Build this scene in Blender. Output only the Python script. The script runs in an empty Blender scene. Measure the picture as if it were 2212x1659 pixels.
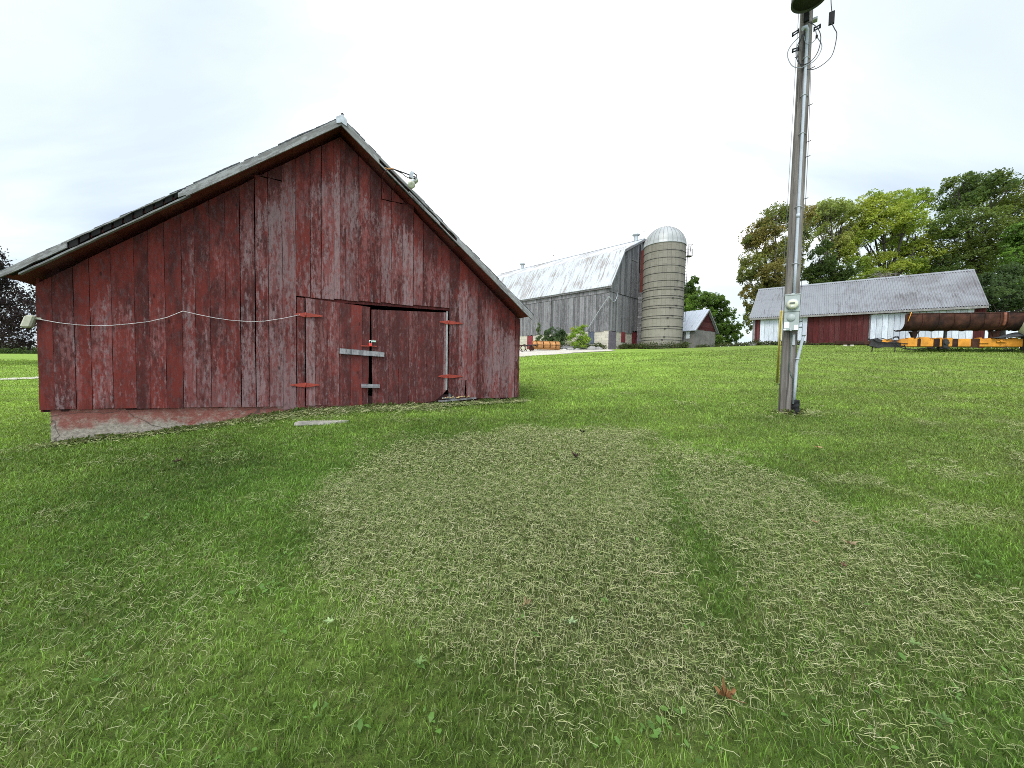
import bpy, math, random
import numpy as np
from mathutils import Matrix, Vector

rng = np.random.default_rng(7)
random.seed(7)
SC = bpy.context.scene
COL = SC.collection

# ------------------------------------------------------------------ camera
PITCH, ROLL, CAM_Z = math.radians(2.5), math.radians(1.11), 1.55
LENS = 36.0 * 830 / 2212
FWD = np.array([0, math.cos(PITCH), -math.sin(PITCH)])
_r0 = np.array([1.0, 0, 0]); _u0 = np.cross(_r0, FWD)
RGT = math.cos(ROLL) * _r0 + math.sin(ROLL) * _u0
UPV = -math.sin(ROLL) * _r0 + math.cos(ROLL) * _u0
CAM = np.array([0, 0, CAM_Z])
cd = bpy.data.cameras.new("camera")
cd.sensor_width = 36; cd.lens = LENS; cd.clip_start = 0.05; cd.clip_end = 3000
cam = bpy.data.objects.new("camera", cd); COL.objects.link(cam)
cam.matrix_world = Matrix(((RGT[0], UPV[0], -FWD[0], CAM[0]), (RGT[1], UPV[1], -FWD[1], CAM[1]),
                           (RGT[2], UPV[2], -FWD[2], CAM[2]), (0, 0, 0, 1)))
SC.camera = cam

# ------------------------------------------------------------------ light and sky
SUN_EL, SUN_AZ = math.radians(52), math.radians(-150)      # compass azimuth from +Y towards +X
sun = bpy.data.lights.new("sun", 'SUN'); sun.energy = 1.5; sun.angle = math.radians(24); sun.color = (1, 0.96, 0.9)
so = bpy.data.objects.new("sun", sun); COL.objects.link(so)
sd = Vector((math.sin(SUN_AZ) * math.cos(SUN_EL), math.cos(SUN_AZ) * math.cos(SUN_EL), math.sin(SUN_EL)))
so.rotation_euler = sd.to_track_quat('Z', 'Y').to_euler()
W = bpy.data.worlds.new("World"); SC.world = W; W.use_nodes = True
nt = W.node_tree; nt.nodes.clear()
def N(t, **k):
    n = nt.nodes.new(t)
    for a, b in k.items(): setattr(n, a, b)
    return n
out = N('ShaderNodeOutputWorld'); bg = N('ShaderNodeBackground'); nt.links.new(bg.outputs[0], out.inputs[0])
sky = N('ShaderNodeTexSky', sky_type='NISHITA'); sky.sun_disc = False
sky.sun_elevation = SUN_EL; sky.sun_rotation = SUN_AZ
skm = N('ShaderNodeVectorMath', operation='SCALE'); nt.links.new(sky.outputs[0], skm.inputs[0]); skm.inputs[3].default_value = 0.1
tc = N('ShaderNodeTexCoord'); sep = N('ShaderNodeSeparateXYZ'); nt.links.new(tc.outputs['Generated'], sep.inputs[0])
za = N('ShaderNodeMath', operation='MAXIMUM'); nt.links.new(sep.outputs[2], za.inputs[0]); za.inputs[1].default_value = 0.0
zb = N('ShaderNodeMath', operation='ADD'); nt.links.new(za.outputs[0], zb.inputs[0]); zb.inputs[1].default_value = 0.22
dv = N('ShaderNodeVectorMath', operation='SCALE'); nt.links.new(tc.outputs['Generated'], dv.inputs[0])
iv = N('ShaderNodeMath', operation='DIVIDE'); iv.inputs[0].default_value = 1.0; nt.links.new(zb.outputs[0], iv.inputs[1]); nt.links.new(iv.outputs[0], dv.inputs[3])
mp = N('ShaderNodeMapping'); mp.inputs['Scale'].default_value = (0.6, 1.7, 0.0); mp.inputs['Rotation'].default_value = (0, 0, 0.5)
nt.links.new(dv.outputs[0], mp.inputs[0])
nz = N('ShaderNodeTexNoise'); nz.inputs['Scale'].default_value = 1.1; nz.inputs['Detail'].default_value = 7; nz.inputs['Roughness'].default_value = 0.5; nz.inputs['Distortion'].default_value = 0.6
nt.links.new(mp.outputs[0], nz.inputs[0])
# bright veil of cloud thickest straight ahead, thinner out to both sides
bz = N('ShaderNodeVectorMath', operation='DOT_PRODUCT'); nt.links.new(tc.outputs['Generated'], bz.inputs[0])
_b = Vector((0.02, 0.86, 0.40)).normalized(); bz.inputs[1].default_value = _b
br = N('ShaderNodeMapRange'); br.interpolation_type = 'SMOOTHSTEP'
for i, v in enumerate((0.76, 0.99, -0.075, 0.32)): br.inputs[i + 1].default_value = v
nt.links.new(bz.outputs['Value'], br.inputs[0])
sm = N('ShaderNodeMath', operation='ADD'); nt.links.new(nz.outputs[0], sm.inputs[0]); nt.links.new(br.outputs[0], sm.inputs[1])
cr = N('ShaderNodeValToRGB'); nt.links.new(sm.outputs[0], cr.inputs[0])
e = cr.color_ramp.elements
e[0].position = 0.20; e[0].color = (0.36, 0.42, 0.56, 1)
e[1].position = 0.72; e[1].color = (0.86, 0.86, 0.86, 1)
x = e.new(0.36); x.color = (0.44, 0.505, 0.565, 1)
x = e.new(0.46); x.color = (0.50, 0.565, 0.585, 1)
x = e.new(0.58); x.color = (0.58, 0.615, 0.62, 1)
mx = N('ShaderNodeMix', data_type='RGBA'); mx.inputs[0].default_value = 0.9
nt.links.new(skm.outputs[0], mx.inputs[6]); nt.links.new(cr.outputs[0], mx.inputs[7])
# an overcast sky is brightest overhead; the unseen sky behind the viewer is raised too, as added front light
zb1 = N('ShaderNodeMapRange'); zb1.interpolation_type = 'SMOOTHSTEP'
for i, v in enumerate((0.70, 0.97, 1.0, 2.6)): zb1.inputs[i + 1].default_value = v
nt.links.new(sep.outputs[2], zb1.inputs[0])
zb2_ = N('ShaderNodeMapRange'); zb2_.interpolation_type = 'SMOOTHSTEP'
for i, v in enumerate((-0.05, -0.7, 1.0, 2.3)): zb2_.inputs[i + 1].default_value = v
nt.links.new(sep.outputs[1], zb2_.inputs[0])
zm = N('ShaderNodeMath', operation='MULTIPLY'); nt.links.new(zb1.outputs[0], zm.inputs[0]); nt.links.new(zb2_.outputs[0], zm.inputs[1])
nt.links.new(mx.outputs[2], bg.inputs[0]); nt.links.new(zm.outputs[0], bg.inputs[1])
SC.view_settings.view_transform = 'Standard'; SC.view_settings.look = 'None'
SC.view_settings.exposure = 0.88; SC.view_settings.gamma = 1.0
SC.cycles.use_denoising = False
SC.cycles.pixel_filter_type = 'BLACKMAN_HARRIS'; SC.cycles.filter_width = 0.95
SC.cycles.sample_clamp_indirect = 4.0; SC.cycles.max_bounces = 6; SC.cycles.diffuse_bounces = 3; SC.cycles.transmission_bounces = 4; SC.cycles.transparent_max_bounces = 6

# ------------------------------------------------------------------ measuring helpers (photo measured at 2212 x 1659)
def ray(px, py): return FWD + RGT * (px - 1106) / 830 - UPV * (py - 829.5) / 830
def at(px, py, Y): d = ray(px, py); return CAM + d * Y / d[1]
def face_pt(o, az, px, py, off=0.0):
    """point on an upright plane through o running towards compass angle az, as (along, -off, up) in the thing's own axes"""
    a = math.radians(az); u = np.array([math.sin(a), math.cos(a), 0]); n = np.array([math.cos(a), -math.sin(a), 0])
    d = ray(px, py); P0 = np.array(o) + n * off; t = np.dot(P0 - CAM, n) / np.dot(d, n); q = CAM + d * t - np.array(o)
    return (float(q @ u), -off, float(q[2]))

# ------------------------------------------------------------------ mesh builder
class MB:
    def __init__(s): s.v = []; s.f = []; s.t = []; s.sm = []
    def add(s, vs, fs, tint=None, smooth=False):
        b = len(s.v); t = tint if tint is not None else (random.random(), random.random(), random.random())
        s.v += [tuple(map(float, p)) for p in vs]; s.t += [t] * len(vs)
        for f in fs: s.f.append(tuple(i + b for i in f)); s.sm.append(smooth)
        return s
    def hexa(s, p, tint=None):           # 8 points: bottom four then top four, counter-clockwise from above
        return s.add(p, [(3, 2, 1, 0), (4, 5, 6, 7), (0, 1, 5, 4), (1, 2, 6, 5), (2, 3, 7, 6), (3, 0, 4, 7)], tint)
    def box(s, x0, x1, y0, y1, z0, z1, tint=None):
        return s.hexa([(x0, y0, z0), (x1, y0, z0), (x1, y1, z0), (x0, y1, z0), (x0, y0, z1), (x1, y0, z1), (x1, y1, z1), (x0, y1, z1)], tint)
    def cbox(s, x0, x1, y0, y1, z0, z1, c=0.01, tint=None):   # box with chamfered upright and top edges
        def ring(i, z): return [(x0 + i + c, y0 + i, z), (x1 - i - c, y0 + i, z), (x1 - i, y0 + i + c, z), (x1 - i, y1 - i - c, z), (x1 - i - c, y1 - i, z), (x0 + i + c, y1 - i, z), (x0 + i, y1 - i - c, z), (x0 + i, y0 + i + c, z)]
        v = ring(c, z0) + ring(0, z0 + c) + ring(0, z1 - c) + ring(c, z1)
        f = [tuple(range(7, -1, -1)), tuple(range(24, 32))]
        for r in range(3):
            for k in range(8): f.append((r * 8 + k, r * 8 + (k + 1) % 8, r * 8 + 8 + (k + 1) % 8, r * 8 + 8 + k))
        return s.add(v, f, tint)
    def prism_y(s, poly, y0, y1, tint=None):   # polygon in x,z (counter-clockwise seen from -y) pushed along y
        n = len(poly); v = [(x, y0, z) for x, z in poly] + [(x, y1, z) for x, z in poly]
        f = [tuple(range(n)), tuple(range(2 * n - 1, n - 1, -1))] + [((i + 1) % n, i, n + i, n + (i + 1) % n) for i in range(n)]
        return s.add(v, f, tint)
    def prism_x(s, poly, x0, x1, tint=None):   # polygon in y,z pushed along x
        n = len(poly); v = [(x0, y, z) for y, z in poly] + [(x1, y, z) for y, z in poly]
        f = [tuple(range(n - 1, -1, -1)), tuple(range(n, 2 * n))] + [(i, (i + 1) % n, n + (i + 1) % n, n + i) for i in range(n)]
        return s.add(v, f, tint)
    def tube(s, pts, rad, n=8, tint=None, caps=True):
        pts = [Vector(p) for p in pts]; m = len(pts)
        rad = [rad] * m if not hasattr(rad, '__len__') else rad
        v = []; prev = None
        for i, p in enumerate(pts):
            d = (pts[min(i + 1, m - 1)] - pts[max(i - 1, 0)]).normalized()
            if prev is None: a = d.orthogonal().normalized()
            else: a = (prev - d * prev.dot(d)).normalized()
            prev = a; b = d.cross(a)
            for k in range(n):
                w = 2 * math.pi * k / n; v.append(p + (a * math.cos(w) + b * math.sin(w)) * rad[i])
        f = []
        for i in range(m - 1):
            for k in range(n): f.append((i * n + k, i * n + (k + 1) % n, (i + 1) * n + (k + 1) % n, (i + 1) * n + k))
        s.add(v, f, tint, True)
        if caps:
            b = len(s.v) - n * m
            s.f.append(tuple(b + k for k in range(n - 1, -1, -1))); s.sm.append(False)
            s.f.append(tuple(b + (m - 1) * n + k for k in range(n))); s.sm.append(False)
        return s
    def lathe(s, prof, c=(0, 0, 0), n=24, axis='z', tint=None, smooth=True):
        v = []
        for r, h in prof:
            for k in range(n):
                w = 2 * math.pi * k / n; x, y = r * math.cos(w), r * math.sin(w)
                p = (x, y, h) if axis == 'z' else ((x, -h, y) if axis == 'y' else (h, x, y))
                v.append((p[0] + c[0], p[1] + c[1], p[2] + c[2]))
        f = []
        for i in range(len(prof) - 1):
            for k in range(n): f.append((i * n + k, i * n + (k + 1) % n, (i + 1) * n + (k + 1) % n, (i + 1) * n + k))
        return s.add(v, f, tint, smooth)
    def board(s, x0, x1, z0, z1, y=0.0, th=0.025, x0t=None, x1t=None, z0b=None, z1b=None, tint=None, wob=0.003, segs=6, vert=True):
        """upright board, front face at y; edges wander a little; z0b/z1b: heights at the x1 end"""
        x0t = x0 if x0t is None else x0t; x1t = x1 if x1t is None else x1t
        z0b = z0 if z0b is None else z0b; z1b = z1 if z1b is None else z1b
        t = tint or (random.random(), random.random(), random.random())
        dy = random.uniform(-0.003, 0.003); v = []
        for i in range(segs + 1):
            k = i / segs; a = x0 + (x0t - x0) * k + random.uniform(-wob, wob); b = x1 + (x1t - x1) * k + random.uniform(-wob, wob)
            za = z0 + (z1 - z0) * k; zb_ = z0b + (z1b - z0b) * k
            yy = y + dy + random.uniform(-0.0015, 0.0015)
            v += [(a, yy, za), (b, yy, zb_), (b, yy + th, zb_), (a, yy + th, za)]
        f = [(3, 2, 1, 0), tuple(segs * 4 + k for k in range(4))]
        for i in range(segs):
            for k in range(4): f.append((i * 4 + k, i * 4 + (k + 1) % 4, i * 4 + 4 + (k + 1) % 4, i * 4 + 4 + k))
        return s.add(v, f, t)
    def build(s, name, mat, parent=None, loc=None, rotz=0.0):
        me = bpy.data.meshes.new(name); me.from_pydata(s.v, [], s.f)
        a = me.attributes.new("tint", 'FLOAT_COLOR', 'POINT')
        arr = np.ones((len(s.v), 4), np.float32); arr[:, :3] = np.array(s.t, np.float32); a.data.foreach_set("color", arr.ravel())
        me.polygons.foreach_set("use_smooth", s.sm); me.materials.append(mat); me.update()
        o = bpy.data.objects.new(name, me); COL.objects.link(o)
        if parent: o.parent = parent
        if loc is not None: o.location = loc
        o.rotation_euler.z = rotz
        return o

def np_mesh(name, verts, faces_sizes, loops, colors, mat, smooth=True):
    me = bpy.data.meshes.new(name); me.vertices.add(len(verts)); me.vertices.foreach_set("co", verts.astype(np.float32).ravel())
    me.loops.add(len(loops)); me.loops.foreach_set("vertex_index", loops.astype(np.int32))
    me.polygons.add(len(faces_sizes)); st = np.concatenate([[0], np.cumsum(faces_sizes)[:-1]]).astype(np.int32)
    me.polygons.foreach_set("loop_start", st)
    me.polygons.foreach_set("use_smooth", np.full(len(faces_sizes), smooth))
    a = me.attributes.new("tint", 'FLOAT_COLOR', 'POINT'); c = np.ones((len(verts), 4), np.float32); c[:, :3] = colors; a.data.foreach_set("color", c.ravel())
    me.materials.append(mat); me.update(calc_edges=True)
    o = bpy.data.objects.new(name, me); COL.objects.link(o); return o

def tag(o, label=None, cat=None, group=None, kind=None):
    if label: o['label'] = label
    if cat: o['category'] = cat
    if group: o['group'] = group
    if kind: o['kind'] = kind
    return o
def thing(name, label, cat, loc=(0, 0, 0), rotz=0.0, group=None):
    o = bpy.data.objects.new(name, None); COL.objects.link(o); o.location = loc; o.rotation_euler.z = rotz; o.empty_display_size = 0.2
    return tag(o, label, cat, group)

# ------------------------------------------------------------------ materials
class MT:
    def __init__(s, name, rough=0.85, spec=0.3, metal=0.0):
        s.m = bpy.data.materials.new(name); s.m.use_nodes = True; s.nt = s.m.node_tree
        s.b = s.nt.nodes['Principled BSDF']; s.b.inputs['Roughness'].default_value = rough
        s.b.inputs['Specular IOR Level'].default_value = spec; s.b.inputs['Metallic'].default_value = metal
        s.outn = s.nt.nodes['Material Output']
    def n(s, t, ins=None, **k):
        n = s.nt.nodes.new(t)
        for a, b in k.items(): setattr(n, a, b)
        for a, b in (ins or {}).items():
            if hasattr(b, 'is_output'): s.nt.links.new(b, n.inputs[a])
            else: n.inputs[a].default_value = b
        return n
    def obj(s): return s.n('ShaderNodeTexCoord').outputs['Object']
    def tint(s): return s.n('ShaderNodeAttribute', attribute_name='tint').outputs['Color']
    def sepc(s, c): return s.n('ShaderNodeSeparateColor', {0: c}).outputs
    def sepv(s, c): return s.n('ShaderNodeSeparateXYZ', {0: c}).outputs
    def math(s, op, a, b=0.0, c=None):
        i = {0: a, 1: b}
        if c is not None: i[2] = c
        return s.n('ShaderNodeMath', i, operation=op).outputs[0]
    def scale(s, v, sc): return s.n('ShaderNodeMapping', {0: v, 'Scale': sc}).outputs[0]
    def vadd(s, a, b): return s.n('ShaderNodeVectorMath', {0: a, 1: b}, operation='ADD').outputs[0]
    def vsc(s, a, k): return s.n('ShaderNodeVectorMath', {0: a, 3: k}, operation='SCALE').outputs[0]
    def noise(s, v, sc=1.0, det=4.0, ro=0.55, dist=0.0):
        return s.n('ShaderNodeTexNoise', {'Vector': v, 'Scale': sc, 'Detail': det, 'Roughness': ro, 'Distortion': dist}).outputs[0]
    def ramp(s, f, a, b, smooth=True):
        n = s.n('ShaderNodeMapRange', {0: f, 1: a, 2: b}); n.interpolation_type = 'SMOOTHSTEP' if smooth else 'LINEAR'
        return n.outputs[0]
    def mix(s, f, a, b, blend='MIX'):
        f4 = lambda c: (*c, 1) if isinstance(c, tuple) and len(c) == 3 else c
        return s.n('ShaderNodeMix', {0: f, 6: f4(a), 7: f4(b)}, data_type='RGBA', blend_type=blend).outputs[2]
    def color(s, c):
        if hasattr(c, 'is_output'): s.nt.links.new(c, s.b.inputs['Base Color'])
        else: s.b.inputs['Base Color'].default_value = (*c, 1)
        return s
    def bump(s, h, strength=0.3, dist=0.01):
        n = s.n('ShaderNodeBump', {'Height': h, 'Strength': strength, 'Distance': dist}); s.nt.links.new(n.outputs[0], s.b.inputs['Normal']); return s
    def rough(s, r): s.nt.links.new(r, s.b.inputs['Roughness']); return s

def plain(name, col, rough=0.7, var=0.25, scale=9.0, metal=0.0, spec=0.3, dirt=None):
    """a colour with fine mottling and optional dirt or rust patches"""
    m = MT(name, rough, spec, metal); o = m.obj()
    f = m.noise(o, scale, 5, 0.6)
    c = m.mix(m.ramp(f, 0.3, 0.75), tuple(x * (1 - var) for x in col), tuple(min(1, x * (1 + var)) for x in col))
    if dirt: c = m.mix(m.ramp(m.noise(o, scale * 0.35, 6, 0.7), dirt[1], dirt[2]), c, dirt[0])
    m.color(c); m.bump(m.noise(o, scale * 6, 3), 0.15, 0.004)
    return m.m

def boards(name, dark, mid, chalk, grey, kind):
    m = MT(name, 0.86, 0.22); o = m.obj(); t = m.tint(); tr = m.sepc(t)
    if kind == 'rake':              # grain follows the slope of the gable
        q = m.sepv(o); ax = m.math('ABSOLUTE', m.math('SUBTRACT', q[0], 3.76))
        o = m.n('ShaderNodeCombineXYZ', {0: m.math('ADD', q[2], m.math('MULTIPLY', ax, 0.785)), 1: q[1], 2: m.math('MULTIPLY', ax, 1.27)}).outputs[0]
    v = m.vadd(o, m.vsc(t, 17.0))
    streak = m.noise(m.scale(v, (10, 10, 0.75)), 1.0, 9, 0.70, 0.5)
    streak2 = m.noise(m.scale(v, (17, 17, 1.7)), 1.0, 9, 0.72, 0.3)
    grain = m.noise(m.scale(v, (95, 95, 3.0)), 1.0, 4, 0.6)
    blot = m.noise(m.scale(v, (6, 6, 1.8)), 1.0, 7, 0.72)
    flake = m.noise(m.scale(v, (24, 24, 8.5)), 1.0, 7, 0.78)
    pbig = m.noise(m.scale(o, (0.9, 0.9, 0.6)), 1.0, 2, 0.5)
    pick = m.math('ADD', m.math('MULTIPLY', m.math('SUBTRACT', tr[0], 0.5), 0.16), blot)
    c = m.mix(m.ramp(pick, 0.40, 0.66), dark, mid)
    if kind == 'red':
        p = m.sepv(o)
        dist = m.math('SUBTRACT', m.math('SUBTRACT', 5.62, m.math('MULTIPLY', m.math('ABSOLUTE', m.math('SUBTRACT', p[0], 3.76)), 0.8)), p[2])
        wear = m.math('ADD', m.math('MULTIPLY', m.ramp(dist, 0.1, 0.9), 0.14), m.math('MULTIPLY', m.ramp(p[0], 0.8, 2.8), 0.06))
        wear = m.math('SUBTRACT', m.math('ADD', wear, m.math('MULTIPLY', m.math('SUBTRACT', pbig, 0.5), 0.26)), 0.160)
        wear = m.math('ADD', wear, m.math('MULTIPLY', m.math('SUBTRACT', tr[1], 0.5), 0.11))
    else:
        wear = m.math('MULTIPLY', m.math('SUBTRACT', tr[1], 0.5), 0.15)
    w1 = m.ramp(m.math('ADD', m.math('ADD', m.math('MULTIPLY', streak, 0.5), m.math('MULTIPLY', flake, 0.5)), wear), 0.475, 0.565)
    c = m.mix(m.math('MULTIPLY', w1, 0.58), c, chalk)
    w2 = m.ramp(m.math('ADD', m.math('ADD', m.math('MULTIPLY', streak2, 0.55), m.math('MULTIPLY', flake, 0.45)), m.math('MULTIPLY', wear, 0.9)), 0.52, 0.60)
    c = m.mix(m.math('MULTIPLY', w2, 0.55), c, grey)
    mott = m.noise(m.scale(m.vadd(v, (3.1, 7.7, 1.3)), (20, 20, 8)), 1.0, 7, 0.78)
    c = m.mix(m.math('MULTIPLY', m.ramp(mott, 0.50, 0.60), 0.5), c, tuple(x * 0.55 + y * 0.25 for x, y in zip(dark, grey)))
    # bare dark grain lines and knots
    c = m.mix(m.math('MULTIPLY', m.ramp(grain, 0.56, 0.74), 0.5), c, tuple(x * 0.4 for x in dark))
    vor = m.n('ShaderNodeTexVoronoi', {'Vector': m.scale(v, (5.2, 5.2, 2.1)), 'Scale': 1.0, 'Randomness': 1.0}).outputs['Distance']
    c = m.mix(m.math('MULTIPLY', m.ramp(vor, 0.10, 0.045), 0.75), c, tuple(x * 0.35 for x in dark))
    chip = m.ramp(m.noise(m.scale(v, (34, 34, 28)), 1.0, 3, 0.5), 0.765, 0.785)
    c = m.mix(m.math('MULTIPLY', chip, 0.7), c, tuple(min(0.6, x * 1.7 + 0.05) for x in chalk))
    br_ = m.n('ShaderNodeMapRange', {0: tr[2], 1: 0, 2: 1, 3: 0.86, 4: 1.12}).outputs[0]
    c = m.n('ShaderNodeVectorMath', {0: c, 3: br_}, operation='SCALE').outputs[0]
    m.color(c)
    h = m.math('ADD', m.math('MULTIPLY', grain, 0.6), m.math('ADD', m.math('MULTIPLY', flake, 0.5), m.math('MULTIPLY', w1, 0.25)))
    m.bump(h, 0.55, 0.006)
    return m.m
RED = boards("red_weathered_boards", (0.044, 0.0105, 0.0096), (0.118, 0.0175, 0.0130), (0.178, 0.068, 0.066), (0.195, 0.150, 0.156), 'red')
DOORRED = boards("red_door_boards", (0.056, 0.0150, 0.0140), (0.120, 0.021, 0.0165), (0.180, 0.078, 0.075), (0.195, 0.152, 0.157), 'door')
GREYB = boards("grey_bare_boards", (0.080, 0.077, 0.080), (0.165, 0.160, 0.166), (0.29, 0.28, 0.29), (0.21, 0.203, 0.212), 'grey')
PALEB = boards("pale_weathered_trim", (0.15, 0.14, 0.135), (0.24, 0.235, 0.23), (0.36, 0.36, 0.36), (0.30, 0.31, 0.32), 'grey')
SOFT = boards("soffit_boards", (0.15, 0.028, 0.022), (0.22, 0.038, 0.029), (0.19, 0.055, 0.05), (0.13, 0.06, 0.055), 'grey')
RAKE = boards("weathered_rake_boards", (0.13, 0.125, 0.12), (0.20, 0.20, 0.195), (0.33, 0.335, 0.335), (0.26, 0.265, 0.27), 'rake')
WHITEB = boards("white_painted_boards", (0.38, 0.40, 0.46), (0.52, 0.55, 0.61), (0.60, 0.63, 0.68), (0.44, 0.47, 0.52), 'grey')
SHEDRED = boards("dark_red_siding", (0.050, 0.0085, 0.0085), (0.085, 0.013, 0.012), (0.115, 0.032, 0.032), (0.085, 0.045, 0.045), 'grey')
PURPLE = plain("faded_purple_paint", (0.12, 0.10, 0.125), 0.8, 0.2, 3)
DARK = plain("dark_void_wood", (0.012, 0.011, 0.011), 0.95, 0.4, 6)
ORHINGE = plain("red_oxide_paint", (0.23, 0.032, 0.019), 0.6, 0.2, 14)
STEEL = plain("galvanised_steel", (0.36, 0.38, 0.40), 0.5, 0.2, 12, 0.3)
BLACKP = plain("black_plastic", (0.014, 0.014, 0.016), 0.85, 0.3, 10)
GREYBOX = plain("grey_enamel", (0.30, 0.335, 0.325), 0.45, 0.07, 6)
PVC = plain("grey_pvc", (0.36, 0.39, 0.44), 0.65, 0.08, 6)
WHITEP = plain("white_paper", (0.74, 0.78, 0.82), 0.7, 0.04, 10)
BEIGE = plain("beige_plastic", (0.36, 0.35, 0.27), 0.5, 0.1, 20)
YELLOW = plain("yellow_plastic", (0.42, 0.33, 0.075), 0.5, 0.12, 6)
GREENW = plain("green_wire_coat", (0.07, 0.12, 0.10), 0.6)
CABLE = plain("black_cable", (0.03, 0.032, 0.04), 0.6)
GCABLE = plain("grey_cable", (0.22, 0.235, 0.26), 0.6)
WCABLE = plain("white_cable", (0.50, 0.46, 0.46), 0.6)
GLASS = plain("meter_face", (0.50, 0.50, 0.38), 0.25, 0.1, 20)
LCD = plain("meter_display", (0.10, 0.11, 0.10), 0.3)
BULB = plain("lamp_glass", (0.42, 0.42, 0.33), 0.15, 0.2, 30, 0, 0.6)
REDLOCK = plain("red_lock_plastic", (0.62, 0.05, 0.04), 0.4)
CHROME = plain("bright_shackle", (0.75, 0.77, 0.8), 0.25, 0.1, 10, 0.6)
MINT = plain("mint_tape", (0.35, 0.48, 0.40), 0.6)
TANKC = plain("cream_tank_plastic", (0.66, 0.62, 0.46), 0.4, 0.06, 3)
ORANGE = plain("orange_paint_rusting", (0.52, 0.215, 0.02), 0.6, 0.25, 2.4, 0, 0.3, ((0.12, 0.045, 0.02), 0.55, 0.66))
RUST = plain("brown_rust", (0.048, 0.020, 0.013), 0.9, 0.5, 2.5, 0, 0.15, ((0.016, 0.010, 0.009), 0.42, 0.6))
RUSTO = plain("orange_rust", (0.36, 0.17, 0.06), 0.85, 0.25, 2.2, 0, 0.2, ((0.13, 0.065, 0.035), 0.5, 0.7))
GREASE = plain("greasy_black_steel", (0.022, 0.02, 0.02), 0.5, 0.5, 8)
ROCK = plain("grey_field_stone", (0.22, 0.21, 0.20), 0.9, 0.35, 4)
BARK = plain("grey_brown_bark", (0.075, 0.062, 0.052), 0.95, 0.4, 5)
DARKBARK = plain("dark_bark", (0.04, 0.034, 0.03), 0.95, 0.4, 5)
DEADWOOD = plain("bleached_dead_wood", (0.19, 0.165, 0.15), 0.95, 0.3, 6)
FOAM = plain("yellowed_foam", (0.34, 0.25, 0.12), 0.95, 0.3, 18)

def concrete():
    m = MT("old_concrete_red_wash", 0.93, 0.2); o = m.obj(); p = m.sepv(o)
    n1 = m.noise(o, 2.2, 6, 0.65); n2 = m.noise(m.scale(o, (3, 3, 14)), 1, 5, 0.6); n3 = m.noise(o, 24, 5, 0.7)
    c = m.mix(m.ramp(n3, 0.3, 0.75), (0.17, 0.145, 0.12), (0.33, 0.29, 0.245))
    c = m.mix(m.math('MULTIPLY', m.ramp(n2, 0.55, 0.75), 0.6), c, (0.40, 0.38, 0.35))
    edge = m.math('ADD', m.math('SUBTRACT', p[2], 0.60), m.math('MULTIPLY', m.math('SUBTRACT', n1, 0.5), 0.55))
    f = m.math('MULTIPLY', m.ramp(edge, -0.07, 0.03), m.ramp(m.noise(o, 7, 6, 0.7), 0.22, 0.55))
    c = m.mix(m.math('MULTIPLY', f, 0.88), c, (0.17, 0.045, 0.036))
    vor = m.n('ShaderNodeTexVoronoi', {'Vector': m.vadd(m.scale(o, (0.9, 0.9, 2.2)), m.vsc(m.n('ShaderNodeTexNoise', {'Vector': o, 'Scale': 4.0, 'Detail': 4}).outputs['Color'], 0.35)), 'Scale': 1.0}, feature='DISTANCE_TO_EDGE').outputs['Distance']
    c = m.mix(m.math('MULTIPLY', m.ramp(vor, 0.012, 0.004), 0.7), c, (0.05, 0.04, 0.035))
    m.color(c); m.bump(m.math('ADD', n3, m.math('MULTIPLY', n2, 0.8)), 0.6, 0.02); return m.m
CONC = concrete()
def plaster():
    m = MT("pale_stone_wall_wash", 0.93, 0.2); o = m.obj()
    bk = m.n('ShaderNodeTexBrick', {'Vector': m.n('ShaderNodeCombineXYZ', {0: m.math('ADD', m.sepv(o)[0], m.sepv(o)[1]), 1: m.sepv(o)[2]}).outputs[0], 'Scale': 1.0, 'Mortar Size': 0.018, 'Brick Width': 0.9, 'Row Height': 0.32, 'Color1': (0.50, 0.46, 0.38, 1), 'Color2': (0.40, 0.37, 0.31, 1), 'Mortar': (0.28, 0.26, 0.22, 1)}).outputs[0]
    c = m.mix(m.ramp(m.noise(o, 1.4, 6, 0.7), 0.52, 0.72), bk, (0.21, 0.20, 0.18)); m.color(c); m.bump(m.noise(o, 9, 5), 0.5, 0.03); return m.m
STONEW = plaster()
def stucco():
    m = MT("grey_block_stucco", 0.95, 0.15); o = m.obj(); p = m.sepv(o)
    c = m.mix(m.ramp(m.noise(o, 1.1, 5, 0.6), 0.3, 0.7), (0.165, 0.155, 0.145), (0.25, 0.24, 0.225))
    c = m.mix(m.math('MULTIPLY', m.ramp(m.noise(m.scale(o, (2, 2, 9)), 1, 4), 0.5, 0.7), 0.4), c, (0.13, 0.12, 0.115))
    m.color(c); m.bump(m.noise(o, 12, 5), 0.4, 0.02); return m.m
STUCCO = stucco()
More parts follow.
